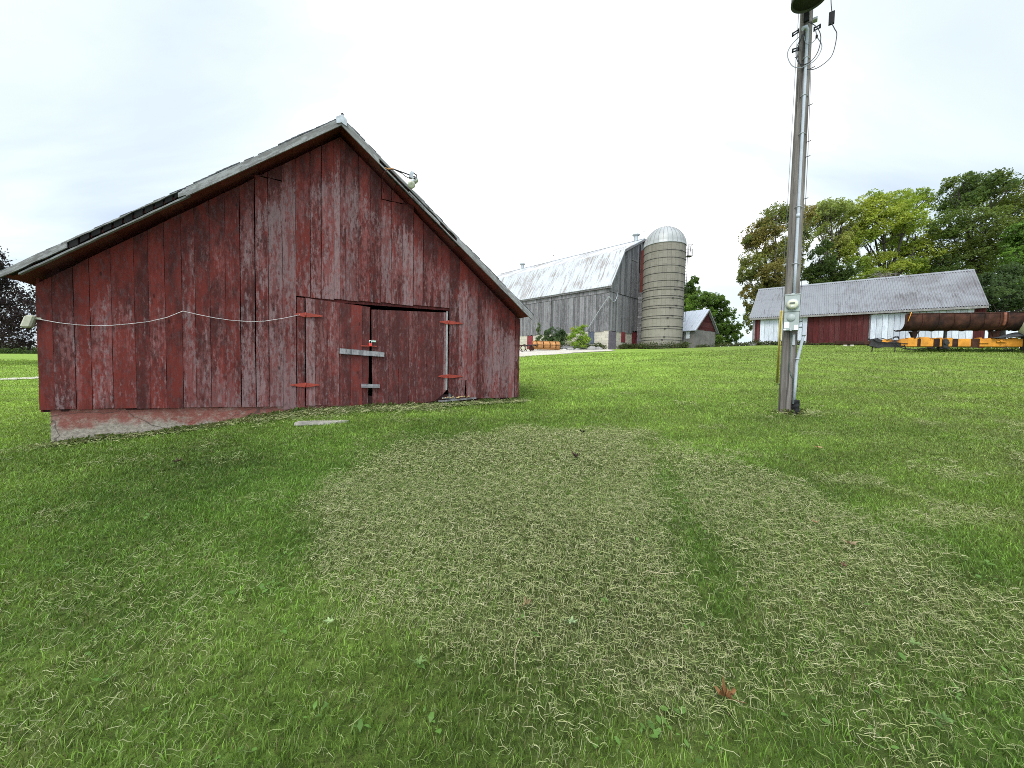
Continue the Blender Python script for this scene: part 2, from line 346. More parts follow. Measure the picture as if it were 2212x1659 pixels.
def staves():
    m = MT("concrete_silo_staves", 0.92, 0.2); o = m.obj(); p = m.sepv(o); R = 2.1
    ang = m.math('MULTIPLY', m.math('ARCTAN2', p[1], p[0]), R)
    uv = m.n('ShaderNodeCombineXYZ', {0: p[2], 1: ang}).outputs[0]
    bk = m.n('ShaderNodeTexBrick', {'Vector': uv, 'Scale': 1.0, 'Mortar Size': 0.014, 'Mortar Smooth': 0.3, 'Brick Width': 0.76, 'Row Height': 0.42, 'Color1': (0.195, 0.178, 0.150, 1), 'Color2': (0.160, 0.146, 0.123, 1), 'Mortar': (0.11, 0.095, 0.08, 1)})
    st = m.noise(m.n('ShaderNodeCombineXYZ', {0: m.math('MULTIPLY', ang, 2.6), 1: m.math('MULTIPLY', p[2], 0.22)}).outputs[0], 1.0, 6, 0.65)
    c = m.mix(m.math('MULTIPLY', m.ramp(st, 0.48, 0.72), 0.55), bk.outputs[0], (0.12, 0.105, 0.085))
    # the lower, newer-limed half is paler
    lo = m.ramp(m.math('ADD', p[2], m.math('MULTIPLY', m.noise(o, 0.7, 4), 4.0)), 9.5, 2.5)
    c = m.mix(m.math('MULTIPLY', lo, 0.42), c, (0.275, 0.252, 0.212))
    m.color(c); m.bump(m.math('SUBTRACT', m.noise(o, 8, 4), bk.outputs[1]), 0.35, 0.02); return m.m
STAVE = staves()
def tin(name, base, streakc, amount, ax):
    """aged roof sheet, streaks run down the slope (object axis ax is along the eave)"""
    m = MT(name, 0.5, 0.35, 0.15); o = m.obj(); p = m.sepv(o)
    sc = (0.28, 3.2, 0.28) if ax == 'y' else (3.2, 0.28, 0.28)
    n1 = m.noise(m.scale(o, sc), 1.0, 6, 0.7, 0.5); n2 = m.noise(m.scale(o, tuple(3 * k for k in sc)), 1.0, 5, 0.7); n3 = m.noise(o, 0.35, 3)
    f = m.ramp(m.math('ADD', m.math('ADD', m.math('MULTIPLY', n1, 0.55), m.math('MULTIPLY', n2, 0.45)), m.math('MULTIPLY', m.math('SUBTRACT', n3, 0.5), 0.35)), amount, amount + 0.12)
    c = m.mix(m.math('MULTIPLY', f, 0.8), base, streakc)
    c = m.mix(m.math('MULTIPLY', m.ramp(m.noise(o, 3.0, 5, 0.7), 0.45, 0.75), 0.25), c, tuple(k * 0.55 for k in base))
    if ax == 'x':
        blot = m.noise(m.scale(o, (0.5, 0.5, 0.5)), 1.0, 6, 0.7)
        c = m.mix(m.math('MULTIPLY', m.ramp(m.math('ADD', blot, m.math('MULTIPLY', m.math('SUBTRACT', p[0], 7.0), 0.012)), 0.46, 0.72), 0.6), c, (0.10, 0.09, 0.095))
        c = m.mix(m.math('MULTIPLY', m.ramp(m.math('ABSOLUTE', m.math('SUBTRACT', p[1], 3.1)), 0.05, 0.02), 0.35), c, (0.08, 0.075, 0.08))
    # seams between courses of sheets
    if ax == 'y':
        s1 = m.math('PINGPONG', p[1], 0.38); c = m.mix(m.math('MULTIPLY', m.ramp(s1, 0.03, 0.0), 0.30), c, tuple(k * 0.45 for k in base))
    m.color(c); m.rough(m.math('ADD', 0.42, m.math('MULTIPLY', f, 0.35))); m.bump(n2, 0.15, 0.01); return m.m
TIN = tin("white_rust_streaked_tin", (0.43, 0.45, 0.485), (0.17, 0.13, 0.10), 0.465, 'y')
TINS = tin("dull_corrugated_tin", (0.195, 0.198, 0.212), (0.085, 0.078, 0.08), 0.52, 'x')
TINM = tin("pale_ribbed_tin", (0.36, 0.385, 0.43), (0.19, 0.18, 0.18), 0.55, 'y')
DOME = plain("dome_sheet_metal", (0.29, 0.295, 0.295), 0.5, 0.12, 1.2, 0.2)
def shingle():
    m = MT("old_roof_shingles", 0.95, 0.15); o = m.obj(); t = m.tint()
    c = m.mix(m.ramp(m.noise(o, 9, 5, 0.7), 0.35, 0.7), (0.022, 0.024, 0.028), (0.085, 0.092, 0.10))
    m.color(m.mix(m.math('MULTIPLY', m.sepc(t)[0], 0.6), c, (0.11, 0.115, 0.12))); m.bump(m.noise(o, 40, 4), 0.5, 0.01); return m.m
SHING = shingle()
def polewood():
    m = MT("grey_pole_wood", 0.92, 0.15); o = m.obj()
    g = m.noise(m.scale(o, (26, 26, 0.6)), 1, 6, 0.65, 0.3); b = m.noise(m.scale(o, (9, 9, 0.8)), 1, 5, 0.6)
    c = m.mix(m.ramp(b, 0.3, 0.7), (0.085, 0.073, 0.066), (0.215, 0.195, 0.18)); c = m.mix(m.math('MULTIPLY', m.ramp(g, 0.53, 0.62), 0.85), c, (0.035, 0.029, 0.028))
    c = m.mix(m.math('MULTIPLY', m.ramp(m.noise(m.scale(o, (30, 30, 5)), 1, 4), 0.66, 0.74), 0.5), c, (0.30, 0.28, 0.26))
    m.color(c); m.bump(g, 0.9, 0.012); return m.m
POLE = polewood()
def leafmat(name, transl=0.35, rough=0.6):
    m = MT(name, rough, 0.25); t = m.tint()
    m.color(t); tr = m.n('ShaderNodeBsdfTranslucent', {0: m.n('ShaderNodeVectorMath', {0: t, 1: (1.25, 1.2, 0.7)}, operation='MULTIPLY').outputs[0]})
    mxs = m.n('ShaderNodeMixShader', {0: transl, 1: m.b.outputs[0], 2: tr.outputs[0]}); m.nt.links.new(mxs.outputs[0], m.outn.inputs[0]); return m.m
LEAF = leafmat("tree_leaf", 0.5); BLADE = leafmat("grass_blade", 0.28, 0.55); STRAW = leafmat("dry_cut_grass", 0.15, 0.8)

def vnoise(x, y, sc, seed):
    x = np.asarray(x, float) * sc + seed * 13.37; y = np.asarray(y, float) * sc + seed * 7.77
    xi = np.floor(x).astype(np.int64); yi = np.floor(y).astype(np.int64); fx = x - xi; fy = y - yi
    fx = fx * fx * (3 - 2 * fx); fy = fy * fy * (3 - 2 * fy)
    def h(a, b):
        k = (a * 374761393 + b * 668265263 + seed * 1442695) & 0xffffffff
        k = ((k ^ (k >> 13)) * 1274126177) & 0xffffffff
        return ((k ^ (k >> 16)) & 0xffff) / 65535.0
    return (h(xi, yi) * (1 - fx) + h(xi + 1, yi) * fx) * (1 - fy) + (h(xi, yi + 1) * (1 - fx) + h(xi + 1, yi + 1) * fx) * fy
def fbm(x, y, sc, seed, o=3): return sum(vnoise(x, y, sc * 2 ** i, seed + i) * 0.5 ** i for i in range(o)) / sum(0.5 ** i for i in range(o))

# ------------------------------------------------------------------ terrain
BARN_AZ = 62.0
BARN_O = at(92, 885, 5.28); BARN_O[2] = 0.0
BU = np.array([math.sin(math.radians(BARN_AZ)), math.cos(math.radians(BARN_AZ))])
def bpt(s, b=0.0): return (BARN_O[0] + BU[0] * s - BU[1] * b, BARN_O[1] + BU[1] * s + BU[0] * b)
_cp = [(0, 0, 0), (0, -4, -.28), (-3, 1, -.05), (3, 1, .13), (0, 3, .18),
       (*bpt(0, -.02), .32), (*bpt(1.6), .45), (*bpt(2.5), .60), (*bpt(3.4), .695), (*bpt(4.6), .715), (*bpt(6), .735), (*bpt(7.5), .765),
       (*bpt(0, 5), .38), (*bpt(7.5, 6), 1.15),
       (5.44, 7.6, .74), (6.6, 11.9, 1.12), (16.15, 40, 3.8), (16.15, 44, 4.0), (10.4, 42, 3.69), (1.7, 50, 3.9), (20.65, 44, 4.12), (24, 46, 4.3),
       (21.8, 35, 3.93), (32.5, 26.6, 3.45), (27, 30, 3.75), (20.3, 22, 2.78), (26, 20.5, 2.82), (33, 19, 2.9),
       (.6, 20, 1.80), (.9, 33, 2.62), (8, 36, 3.22), (10, 18, 1.95), (7, 25, 2.45), (14, 10, 1.25), (14, 28, 2.9), (9, 4, .62), (20, 8, 1.35),
       (-17, 16, .63), (-24, 24, 1.03), (-26, 24.3, 1.1), (-70, 60, 2.25), (-12, 11, .48), (-8, 7.2, .36), (-14, 24, .95), (-30, 14, .5),
       (0, 90, 5.0), (60, 70, 5), (-90, 90, 2.4), (-70, 5, 0), (70, 10, 2.2), (0, -30, -1.8), (-40, -30, -1.6), (50, -30, .2), (40, 45, 4.6), (-30, 70, 3.0)]
_cp = np.array(_cp, float)
def _tps(r2): return 0.5 * r2 * np.log(r2 + 1e-9)
_n = len(_cp); _A = np.zeros((_n + 3, _n + 3))
_d2 = ((_cp[:, None, :2] - _cp[None, :, :2]) ** 2).sum(-1)
_A[:_n, :_n] = _tps(_d2) + np.eye(_n) * 0.05
_A[:_n, _n] = 1; _A[:_n, _n + 1:] = _cp[:, :2]; _A[_n, :_n] = 1; _A[_n + 1:, :_n] = _cp[:, :2].T
_w = np.linalg.solve(_A, np.concatenate([_cp[:, 2], [0, 0, 0]]))
def H(x, y):
    x = np.asarray(x, float); y = np.asarray(y, float); sh = x.shape; x = x.ravel(); y = y.ravel(); z = np.empty(len(x))
    for i in range(0, len(x), 40000):
        a, b = x[i:i + 40000], y[i:i + 40000]
        d = (a[:, None] - _cp[None, :, 0]) ** 2 + (b[:, None] - _cp[None, :, 1]) ** 2
        z[i:i + 40000] = _tps(d) @ _w[:_n] + _w[_n] + a * _w[_n + 1] + b * _w[_n + 2]
    r = np.hypot(x, y - 20); k = np.clip((r - 75) / 60, 0, 1); k = k * k * (3 - 2 * k)
    z = np.clip(z, -3, 5.6) * (1 - k) + 2.2 * k
    return (z + (vnoise(x, y, .9, 3) - .5) * .035 * (1 - k)).reshape(sh)
def h1(x, y): return float(H(np.array([x]), np.array([y]))[0])
def on_ground(px, py, lo=0.8, hi=120.0):
    d = ray(px, py); ts = np.geomspace(lo, hi, 400); P = CAM[None] + d[None] * ts[:, None] / d[1]
    g = P[:, 2] - H(P[:, 0], P[:, 1]); i = int(np.argmax(g <= 0)) if (g <= 0).any() else len(ts) - 1
    a, b = ts[max(i - 1, 0)], ts[i]
    for _ in range(25):
        c = (a + b) / 2; p = CAM + d * c / d[1]
        if p[2] > h1(p[0], p[1]): a = c
        else: b = c
    p = CAM + d * b / d[1]; return np.array([p[0], p[1], h1(p[0], p[1])])

def axis(lo, hi, n, c=0.0, s=4.0):
    a, b = math.asinh((lo - c) / s), math.asinh((hi - c) / s); return c + s * np.sinh(np.linspace(a, b, n))
gx = axis(-900, 900, 300); gy = axis(-60, 1200, 260, 3.0)
GX, GY = np.meshgrid(gx, gy); GZ = H(GX, GY)
# hay and paving layout in plan
def poly_g(pp): return np.array([on_ground(*p)[:2] for p in pp])
def sdist(P, x, y):
    """signed distance to polygon, positive inside"""
    inside = np.zeros(len(x), bool); d = np.full(len(x), 1e9); n = len(P)
    for i in range(n):
        (ax, ay), (bx, by) = P[i], P[(i + 1) % n]
        c = ((ay > y) != (by > y)) & (x < (bx - ax) * (y - ay) / (by - ay + 1e-12) + ax); inside ^= c
        t = np.clip(((x - ax) * (bx - ax) + (y - ay) * (by - ay)) / ((bx - ax) ** 2 + (by - ay) ** 2 + 1e-12), 0, 1)
        d = np.minimum(d, np.hypot(x - ax - t * (bx - ax), y - ay - t * (by - ay)))
    return np.where(inside, d, -d)
HAY_A = poly_g([(690, 1260), (668, 1120), (720, 1020), (880, 960), (1120, 928), (1380, 935), (1425, 985), (1425, 1080), (1490, 1180), (1560, 1290), (1600, 1440), (1480, 1540), (1200, 1500), (960, 1450), (780, 1390)])
HAY_B = poly_g([(1410, 950), (1540, 990), (1690, 1040), (1830, 1100), (1960, 1180), (2090, 1320), (2180, 1500), (1900, 1570), (1660, 1500), (1590, 1350), (1550, 1220), (1470, 1090)])
HAY_C = poly_g([(60, 1330), (330, 1180), (640, 1230), (560, 1420), (480, 1640), (60, 1640)])
HAY_D = poly_g([(700, 1380), (1000, 1420), (1500, 1400), (2000, 1250), (2212, 1300), (2260, 1655), (1000, 1655), (800, 1560)])
PASS_D = poly_g([(-60, 985), (300, 960), (570, 925), (560, 1000), (480, 1080), (360, 1170), (250, 1260), (-60, 1340)])
PASS_L = poly_g([(600, 970), (760, 950), (690, 1060), (680, 1230), (620, 1420), (520, 1650), (280, 1650), (330, 1400), (420, 1200), (520, 1070)])
STRIP = poly_g([(1400, 990), (1440, 985), (1500, 1090), (1560, 1180), (1610, 1300), (1625, 1400), (1590, 1420), (1545, 1310), (1480, 1190), (1430, 1100)])
def hay_density(x, y):
    sa = sdist(HAY_A, x, y); sb = sdist(HAY_B, x, y); scc = sdist(HAY_C, x, y); st = sdist(STRIP, x, y)
    j = (fbm(x, y, 1.6, 21) - .5) * .7
    f = lambda s, w: np.clip((s + j * 1.1 + w * .65) / w, 0, 1)
    d = np.maximum(f(sa, .45), .8 * f(sb, .5)); d = np.maximum(d, .38 * f(scc, .9)); d = np.maximum(d, .66 * f(sdist(HAY_D, x, y), .8) * np.clip((fbm(x, y, 1.7, 77) - .26) * 3.0, .28, 1))
    d = d * (1 - .75 * np.clip((st - .02 + j * .6) / .25, 0, 1))
    clump = np.clip((fbm(x, y, 2.2, 31) - .55) * 5, 0, 1) * .35 * (1 + (x > 1.5) * .6)
    d = np.maximum(d, clump)
    return np.maximum(d, .06)
def lawn_color(x, y):
    """living grass colour by place, as linear rgb"""
    n1 = fbm(x, y, .35, 41)[:, None]; n2 = fbm(x, y, 2.1, 51)[:, None]; r = np.hypot(x, y)[:, None]
    dk = np.array([.078, .148, .020]); md = np.array([.140, .234, .034]); lt = np.array([.212, .312, .056]); ol = np.array([.165, .195, .060])
    c = dk + (md - dk) * np.clip((n1 - .25) * 2.2, 0, 1)
    c = c + (lt - c) * np.clip((n1 * .6 + n2 * .5 - .52) * 2.0, 0, 1)
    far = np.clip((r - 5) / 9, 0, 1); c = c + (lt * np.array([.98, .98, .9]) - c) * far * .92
    sw = fbm(x * .55 + y * .25, y * 1.3 - x * .3, 1.1, 81)[:, None]; c = c * (.58 + .84 * sw)
    if len(x):
        jj = (fbm(x, y, 1.5, 23) - .5) * .5; soft = lambda P, w: np.clip((sdist(P, x, y) + jj + w * .5) / w, 0, 1)[:, None]
        c = c * (1 - .17 * soft(PASS_D, .7)) * (1 + .16 * soft(PASS_L, .6))
    rows = .5 + .5 * np.sin((x * .93 + y * .37) * 3.4 + fbm(x, y, .5, 61) * 5)[:, None]; right = np.clip((x - .35 * y - .5) / 5, 0, 1)[:, None]
    c = c + (ol - c) * right * .55 * rows; c = c * (1 - .16 * right)
    return c
GRAVEL = np.concatenate([on_ground(1100, 772)[None, :2], on_ground(1128, 771)[None, :2], on_ground(1230, 764)[None, :2], on_ground(1325, 758.5)[None, :2],
                         [[10.6, 41.2]], [[8.4, 43.4]], [[4.5, 45.5]], [[0, 49]], [[-14, 58]], [[-18, 45]]])
tmpl = on_ground(-30, 823)[:2], on_ground(40, 820)[:2], on_ground(90, 818)[:2]
_dir = (tmpl[2] - tmpl[0]) / np.linalg.norm(tmpl[2] - tmpl[0])

def groundmat():
    m = MT("lawn_ground", 0.95, 0.1); o = m.obj(); t = m.tint()
    n = m.noise(o, 14, 6, 0.7); n2 = m.noise(m.scale(o, (1, 2.6, 1)), 2.3, 6, 0.65)
    c = m.mix(m.ramp(n, .3, .75), m.vsc(t, .55), m.vsc(t, 1.3)); c = m.mix(m.math('MULTIPLY', m.ramp(n2, .45, .7), .3), c, (.12, .125, .04))
    m.color(c); m.bump(m.math('ADD', n, n2), .8, .06); return m.m
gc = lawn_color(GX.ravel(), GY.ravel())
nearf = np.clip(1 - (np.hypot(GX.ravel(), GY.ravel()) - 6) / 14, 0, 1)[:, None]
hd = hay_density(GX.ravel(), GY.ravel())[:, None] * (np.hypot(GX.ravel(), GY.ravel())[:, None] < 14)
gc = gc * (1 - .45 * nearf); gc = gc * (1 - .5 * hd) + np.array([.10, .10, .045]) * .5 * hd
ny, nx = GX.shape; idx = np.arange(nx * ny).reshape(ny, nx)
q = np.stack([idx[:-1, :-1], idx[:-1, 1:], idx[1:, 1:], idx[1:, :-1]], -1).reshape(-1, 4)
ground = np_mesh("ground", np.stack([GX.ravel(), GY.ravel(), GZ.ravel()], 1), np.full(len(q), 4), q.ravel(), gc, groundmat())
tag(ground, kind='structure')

def gravelmat():
    m = MT("pale_gravel", 0.95, 0.1); o = m.obj()
    c = m.mix(m.ramp(m.noise(o, 5, 6, .75), .3, .7), (.30, .27, .23), (.52, .49, .44)); c = m.mix(m.math('MULTIPLY', m.ramp(m.noise(o, .8, 5), .5, .68), .55), c, (.32, .24, .15))
    m.color(c); m.bump(m.noise(o, 18, 5), .7, .03); return m.m
GRAV = gravelmat()
def ground_sheet(name, P, lift=0.012, step=0.7):
    xs = np.arange(P[:, 0].min(), P[:, 0].max() + step, step); ys = np.arange(P[:, 1].min(), P[:, 1].max() + step, step)
    X, Y = np.meshgrid(xs, ys); keep = sdist(P, X.ravel(), Y.ravel()) > -step * .4 + (fbm(X.ravel(), Y.ravel(), .8, 9) - .5) * .7
    Z = H(X, Y) + lift; ii = np.arange(X.size).reshape(X.shape)
    f = np.stack([ii[:-1, :-1], ii[:-1, 1:], ii[1:, 1:], ii[1:, :-1]], -1).reshape(-1, 4); f = f[keep[f].all(1)]
    u = np.unique(f); mp_ = np.zeros(X.size, int); mp_[u] = np.arange(len(u))
    v = np.stack([X.ravel(), Y.ravel(), Z.ravel()], 1)[u]
    return tag(np_mesh(name, v, np.full(len(f), 4), mp_[f].ravel(), np.full((len(v), 3), .4), GRAV), kind='structure')
ground_sheet("gravel_driveway", GRAVEL, .03, .5)
a, b = tmpl[0] - _dir * 25, tmpl[2] + _dir * 6; nrm = np.array([-_dir[1], _dir[0]])
ground_sheet("gravel_path", np.array([a, b, b + nrm * 1.0, a + nrm * 1.0]), .03, .2)

# ------------------------------------------------------------------ red barn
BZ = 0.0
barn = thing("red_barn", "weathered red board barn with double doors, sagging shingle roof and low concrete base", "barn", tuple(BARN_O), math.radians(90 - BARN_AZ))
def bp(px, py, off=0.0): return face_pt(BARN_O, BARN_AZ, px, py, off)
def zroof(s): return 5.60 - (0.805 * (3.76 - s) if s < 3.76 else 0.797 * (s - 3.76))
seamsL = [-0.03, .12, .33, .5, .72, .97, 1.13, 1.32, 1.52, 1.68, 1.87, 2.07, 2.26, 2.47, 2.66, 2.86, 3.06]
seamsU = [3.06, 3.28, 3.46, 3.66, 3.85, 4.07, 4.27, 4.47, 4.66, 4.87, 5.08, 5.28, 5.48, 5.64, 5.83]
seamsR = [5.83, 6.04, 6.23, 6.46, 6.64, 6.82, 7.02, 7.23, 7.39, 7.52]
wall = MB()
def wboard(a, b, z0, z1a, z1b, y=0.0, z0b=None):
    g = random.uniform(.002, .006) if random.random() < .68 else random.uniform(.012, .019); wall.board(a + g * .5, b - g * .5, z0, z1a, y, .025, z0b=z0 if z0b is None else z0b, z1b=z1b, segs=9)
for i in range(len(seamsL) - 1):
    a, b = seamsL[i], seamsL[i + 1]; z0 = .835 - .045 * min(1, a / 3) + random.uniform(-.008, .008)
    if 2.4 < a < 2.7: wboard(a, b, z0, 4.62, 4.60); wboard(a, b, 4.625, zroof(a), zroof(b), -.004); continue
    if a > 2.8: z0 = .74
    wboard(a, b, z0, zroof(a), zroof(b), random.choice((0, .002, -.003)))
for i in range(len(seamsU) - 1):
    a, b = seamsU[i], seamsU[i + 1]; zl = 2.71 + (a - 3.06) * .0145 + random.uniform(-.012, .012)
    sp = 4.68 if 4.4 < a < 4.9 else None
    if a < 3.76 < b: wall.board(a + .002, 3.758, zl, zroof(a), 0, .025, z1b=zroof(3.758)); wall.board(3.76, b - .002, zl, zroof(3.76), 0, .025, z1b=zroof(b)); continue
    if sp: wboard(a, b, zl, sp - .02, sp - .03); wboard(a, b, sp - .01, zroof(a), zroof(b), -.005); continue
    wboard(a, b, zl, zroof(a), zroof(b), 0)
wboard(3.065, 3.195, .76, 2.69, 2.69, -.003)
for i in range(len(seamsR) - 1):
    a, b = seamsR[i], seamsR[i + 1]; z0 = .86 + random.uniform(-.008, .01)
    if i == 0: wall.board(a + .002, b - .002, 1.0, zroof(a), 0, .025, z0b=.86, z1b=zroof(b), segs=9); continue
    if i == 1: wall.board(a + .002, b - .05, .87, 1.26, 0, .025, x1t=b - .02, tint=(.2, .9, .3)); wall.board(a + .002, b - .003, 1.26, zroof(a), 0, .025, z1b=zroof(b), segs=9); continue
    wboard(a, b, z0, zroof(a), zroof(b), random.choice((0, .003)))
wall.build("wall", RED, barn)
side = MB()
k = 0.0
while k < 9.0:
    for x0, x1, zt in ((-.03, -.005, 2.56), (7.495, 7.52, 2.58)): side.box(x0, x1, k + .028, min(k + .2595, 8.99), .80, zt + .08)
    k += .23
k = 0.0
while k < 7.5:
    side.board(k - .01, k + .245, .80, zroof(k + .1) + .14, 9.0 + .012 * (int(k / .23) % 2), .03); k += .23
side.build("side_wall", RED, barn)
fr = MB()
for (x0, x1, z0, z1) in ((.0, 7.5, .80, .95), (3.0, 5.9, 2.72, 2.9), (0, 7.5, 1.9, 2.02)):
    fr.box(x0, x1, .04, .16, z0, z1)
for x0 in (0.0, 2.9, 5.86, 7.36): fr.box(x0, x0 + .14, .165, .3, .8, 2.9)
MB().board(3.2, 5.83, 2.655, 2.72, .03, .02, z0b=2.70, z1b=2.77, wob=.002, segs=2).build('door_header', SHEDRED, barn)
fr.build("timber_frame", plain("dark_red_timber", (.035, .011, .010), .9, .4, 5), barn)
MB().box(.0, 7.49, .4, 8.9, .55, .62).build("floor_slab", DARK, barn)
MB().prism_y([(.05, .7), (7.45, .7), (7.45, 2.66), (3.76, 5.66), (.05, 2.66)], 8.5, 8.55).build("light_leak_blocker", DARK, barn)  # added dark panel, out of sight, stops daylight leaking through the board gaps
fd = MB()                                            # concrete base, front face wanders a little
nseg = 46; V = []
for i in range(nseg + 1):
    s = .06 + (7.47 - .06) * i / nseg
    for j, z in enumerate((-.25, .15, .35, .5, .65, .828 - .03 * (s > 3))):
        V.append((s, .035 + (random.random() - .5) * .016 + (.012 if s > 3.1 else 0) - .012 * (j < 2), z + (random.random() - .5) * .01 * (j < 5)))
F = []
for i in range(nseg):
    for j in range(5): p = i * 6 + j; F.append((p, p + 6, p + 7, p + 1))
fd.add(V, F, (.5, .5, .5), True)
fd.box(.06, 7.47, .06, .3, -.25, .826); fd.box(.06, .3, .3, 8.9, -.25, .826); fd.box(7.2, 7.47, .3, 8.9, -.25, .826); fd.box(.06, 7.47, 8.7, 9.0, -.25, .826)
fd.build("foundation", CONC, barn)
# doors
def door(name, spec, label=None):
    d = MB()
    for (a, b, at_, bt, z0, z0b, z1, z1b, tn) in spec: d.board(a + .002, b - .002, z0, z1, .004, .024, at_ + .002, bt - .002, z0b, z1b, tint=tn, segs=8)
    return d
R_ = random.random
ld = [3.205 + v * 1.075 for v in (0, .133, .32, .508, .688, .867, 1)]; lb = [3.205 + v * 1.04 for v in (0, .14, .33, .52, .70, .90, 1)]
spec = []
tl = [(.1, .95, .9), (.3, .5, .6), (.55, .55, .8), (.2, .3, .4), (1.0, .05, .95), (.35, .25, .35)]
for i in range(6):
    spec.append((lb[i], lb[i + 1], ld[i], ld[i + 1], .80 - .055 * i / 6 + R_() * .012, .80 - .055 * (i + 1) / 6 + R_() * .012, 2.695 - .011 * i, 2.693 - .011 * (i + 1), tl[i]))
dl = door("left", spec).build("door", DOORRED, barn)
rd = [4.30 + v * 1.5 for v in (0, .075, .215, .34, .47, .59, .70, .83, .945, 1.0)]; rb = [4.325 + v * 1.475 for v in (0, .06, .20, .33, .465, .59, .70, .83, .945, 1.0)]
spec = []; zb_r = [.75, .755, .76, .765, .775, .79, .805, .83, .97, 1.06]
for i in range(9):
    spec.append((rb[i], rb[i + 1], rd[i], rd[i + 1], zb_r[i], zb_r[i + 1] - .004, 2.585 + .008 * i, 2.592 + .008 * i, (R_() * .6, .25 + R_() * .2, .25 + .5 * R_()) if i < 8 else (.1, 1, .9)))
dr = door("right", spec).build("door", DOORRED, barn); dr['label'] = "right barn door rotted away at its lower corner"
MB().board(5.765, 5.80, 1.05, 2.675, -.006, .012).build("edge_strip", PALEB, dr)
for par, (s0, s1, z, mid) in ((dl, (3.04, 3.47, 2.395, 3.205)), (dl, (2.97, 3.42, 1.165, 3.20)), (dr, (5.62, 6.12, 2.45, 5.81)), (dr, (5.61, 6.14, 1.335, 5.81))):
    h = MB(); w = .042; tp = .011
    h.prism_y([(s0, z - tp), (mid, z - w), (s1, z - tp), (s1, z + tp), (mid, z + w), (s0, z + tp)], -.016, -.008)
    h.tube([(mid, -.018, z - w), (mid, -.018, z + w)], .009, 8)
    for k in (.12, .35, .65, .88): h.lathe([(0, .004), (.006, .003), (.007, 0)], (s0 + (s1 - s0) * k, -.016, z + random.uniform(-.008, .008)), 6, 'y')
    h.build("hinge", ORHINGE, par)
MB().board(3.75, 4.53, 1.735, 1.835, -.045, .035, z0b=1.70, z1b=1.79, wob=.001).build("latch_board", GREYB, dl)['label'] = "long bare grey board nailed across both doors"
MB().board(4.12, 4.45, 1.115, 1.185, -.048, .038, z0b=1.105, z1b=1.175, wob=.001).build("latch_board", GREYB, dl)['label'] = "short bare grey board across the door gap"
hs = MB().box(4.11, 4.40, -.022, -.012, 1.885, 1.907); hs.box(4.28, 4.36, -.026, -.012, 1.89, 1.90); hs.build("hasp", ORHINGE, dl)
lock = thing("padlock", "small red padlock with bright shackle hanging on the barn door hasp", "padlock", tuple(np.array([*bpt(4.275, -.05), 1.89])), math.radians(90 - BARN_AZ))
MB().cbox(-.027, .027, -.012, .014, .005, .055, .005).build("lock_body", REDLOCK, lock)
MB().tube([(-.018, 0, .05), (-.018, 0, .095), (-.012, 0, .108), (0, 0, .113), (.012, 0, .108), (.018, 0, .095), (.018, 0, .05)], .0055, 8).build("shackle", CHROME, lock)
tp_ = MB().box(4.29, 4.38, -.020, -.008, 1.975, 2.005).build("tape_strip", MINT, dl)
# broken corner by the right door
bk = MB()
bk.board(5.845, 5.90, .84, 1.02, .012, .02); bk.board(5.92, 6.02, .86, 1.13, .02, .02, x0t=5.94, x1t=6.0); bk.board(6.10, 6.17, .86, 1.19, .03, .02)
bk.board(5.62, 6.45, .80, .835, -.03, .06, z0b=.855, z1b=.885); bk.board(5.70, 5.98, .865, .895, -.01, .04)
bk.build("broken_board", GREYB, barn)
fm = MB()
for _ in range(26):
    x = random.uniform(5.68, 6.3); r = random.uniform(.012, .03); fm.lathe([(0, -r * .5), (r, -r * .2), (r * .8, r * .4), (0, r * .6)], (x, -.015 + random.uniform(-.02, .03), .875 + .045 * (x - 5.7) + random.uniform(-.01, .015)), 6)
fm.build("loose_filling", FOAM, barn)["kind"] = "stuff"
# roof
roof = MB()
YF = -.30
for sgn, sl, x_end in ((-1, .793, 3.97), (1, .78, 3.90)):
    n = 44
    for k in range(n):
        a = x_end * k / n - .004; b = x_end * (k + 1.35) / n if k < n - 1 else x_end + .03
        z0 = 5.785 - sl * a; z1 = 5.785 - sl * b; lift = .007
        ny_ = 7; yf = YF + random.uniform(-.03, .012)
        wv = .008 * math.sin(k * .45 + sgn) + random.uniform(-.003, .003)
        pts = [(3.76 + sgn * a, z0 - .026 + wv), (3.76 + sgn * b, z1 - .016 + wv), (3.76 + sgn * b, z1 + .005 + wv), (3.76 + sgn * a, z0 - .003 + wv)]
        if sgn < 0: pts = pts[::-1]
        roof.prism_y(pts, yf, 9.2, (random.random(), R_(), R_()))
rf = roof.build("roof", SHING, barn)
dk = MB()
for sgn, sl, x_end in ((-1, .793, 3.94), (1, .78, 3.86)):
    n = 16
    for k in range(n):
        a = x_end * k / n; b = x_end * (k + .985) / n; z0 = 5.735 - sl * a; z1 = 5.735 - sl * b
        pts = [(3.76 + sgn * a, z0 - .035), (3.76 + sgn * b, z1 - .035), (3.76 + sgn * b, z1), (3.76 + sgn * a, z0)]
        dk.prism_y(pts if sgn > 0 else pts[::-1], YF + .03 + random.uniform(0, .012), 9.1)
dk.build("roof_deck", SOFT, rf)
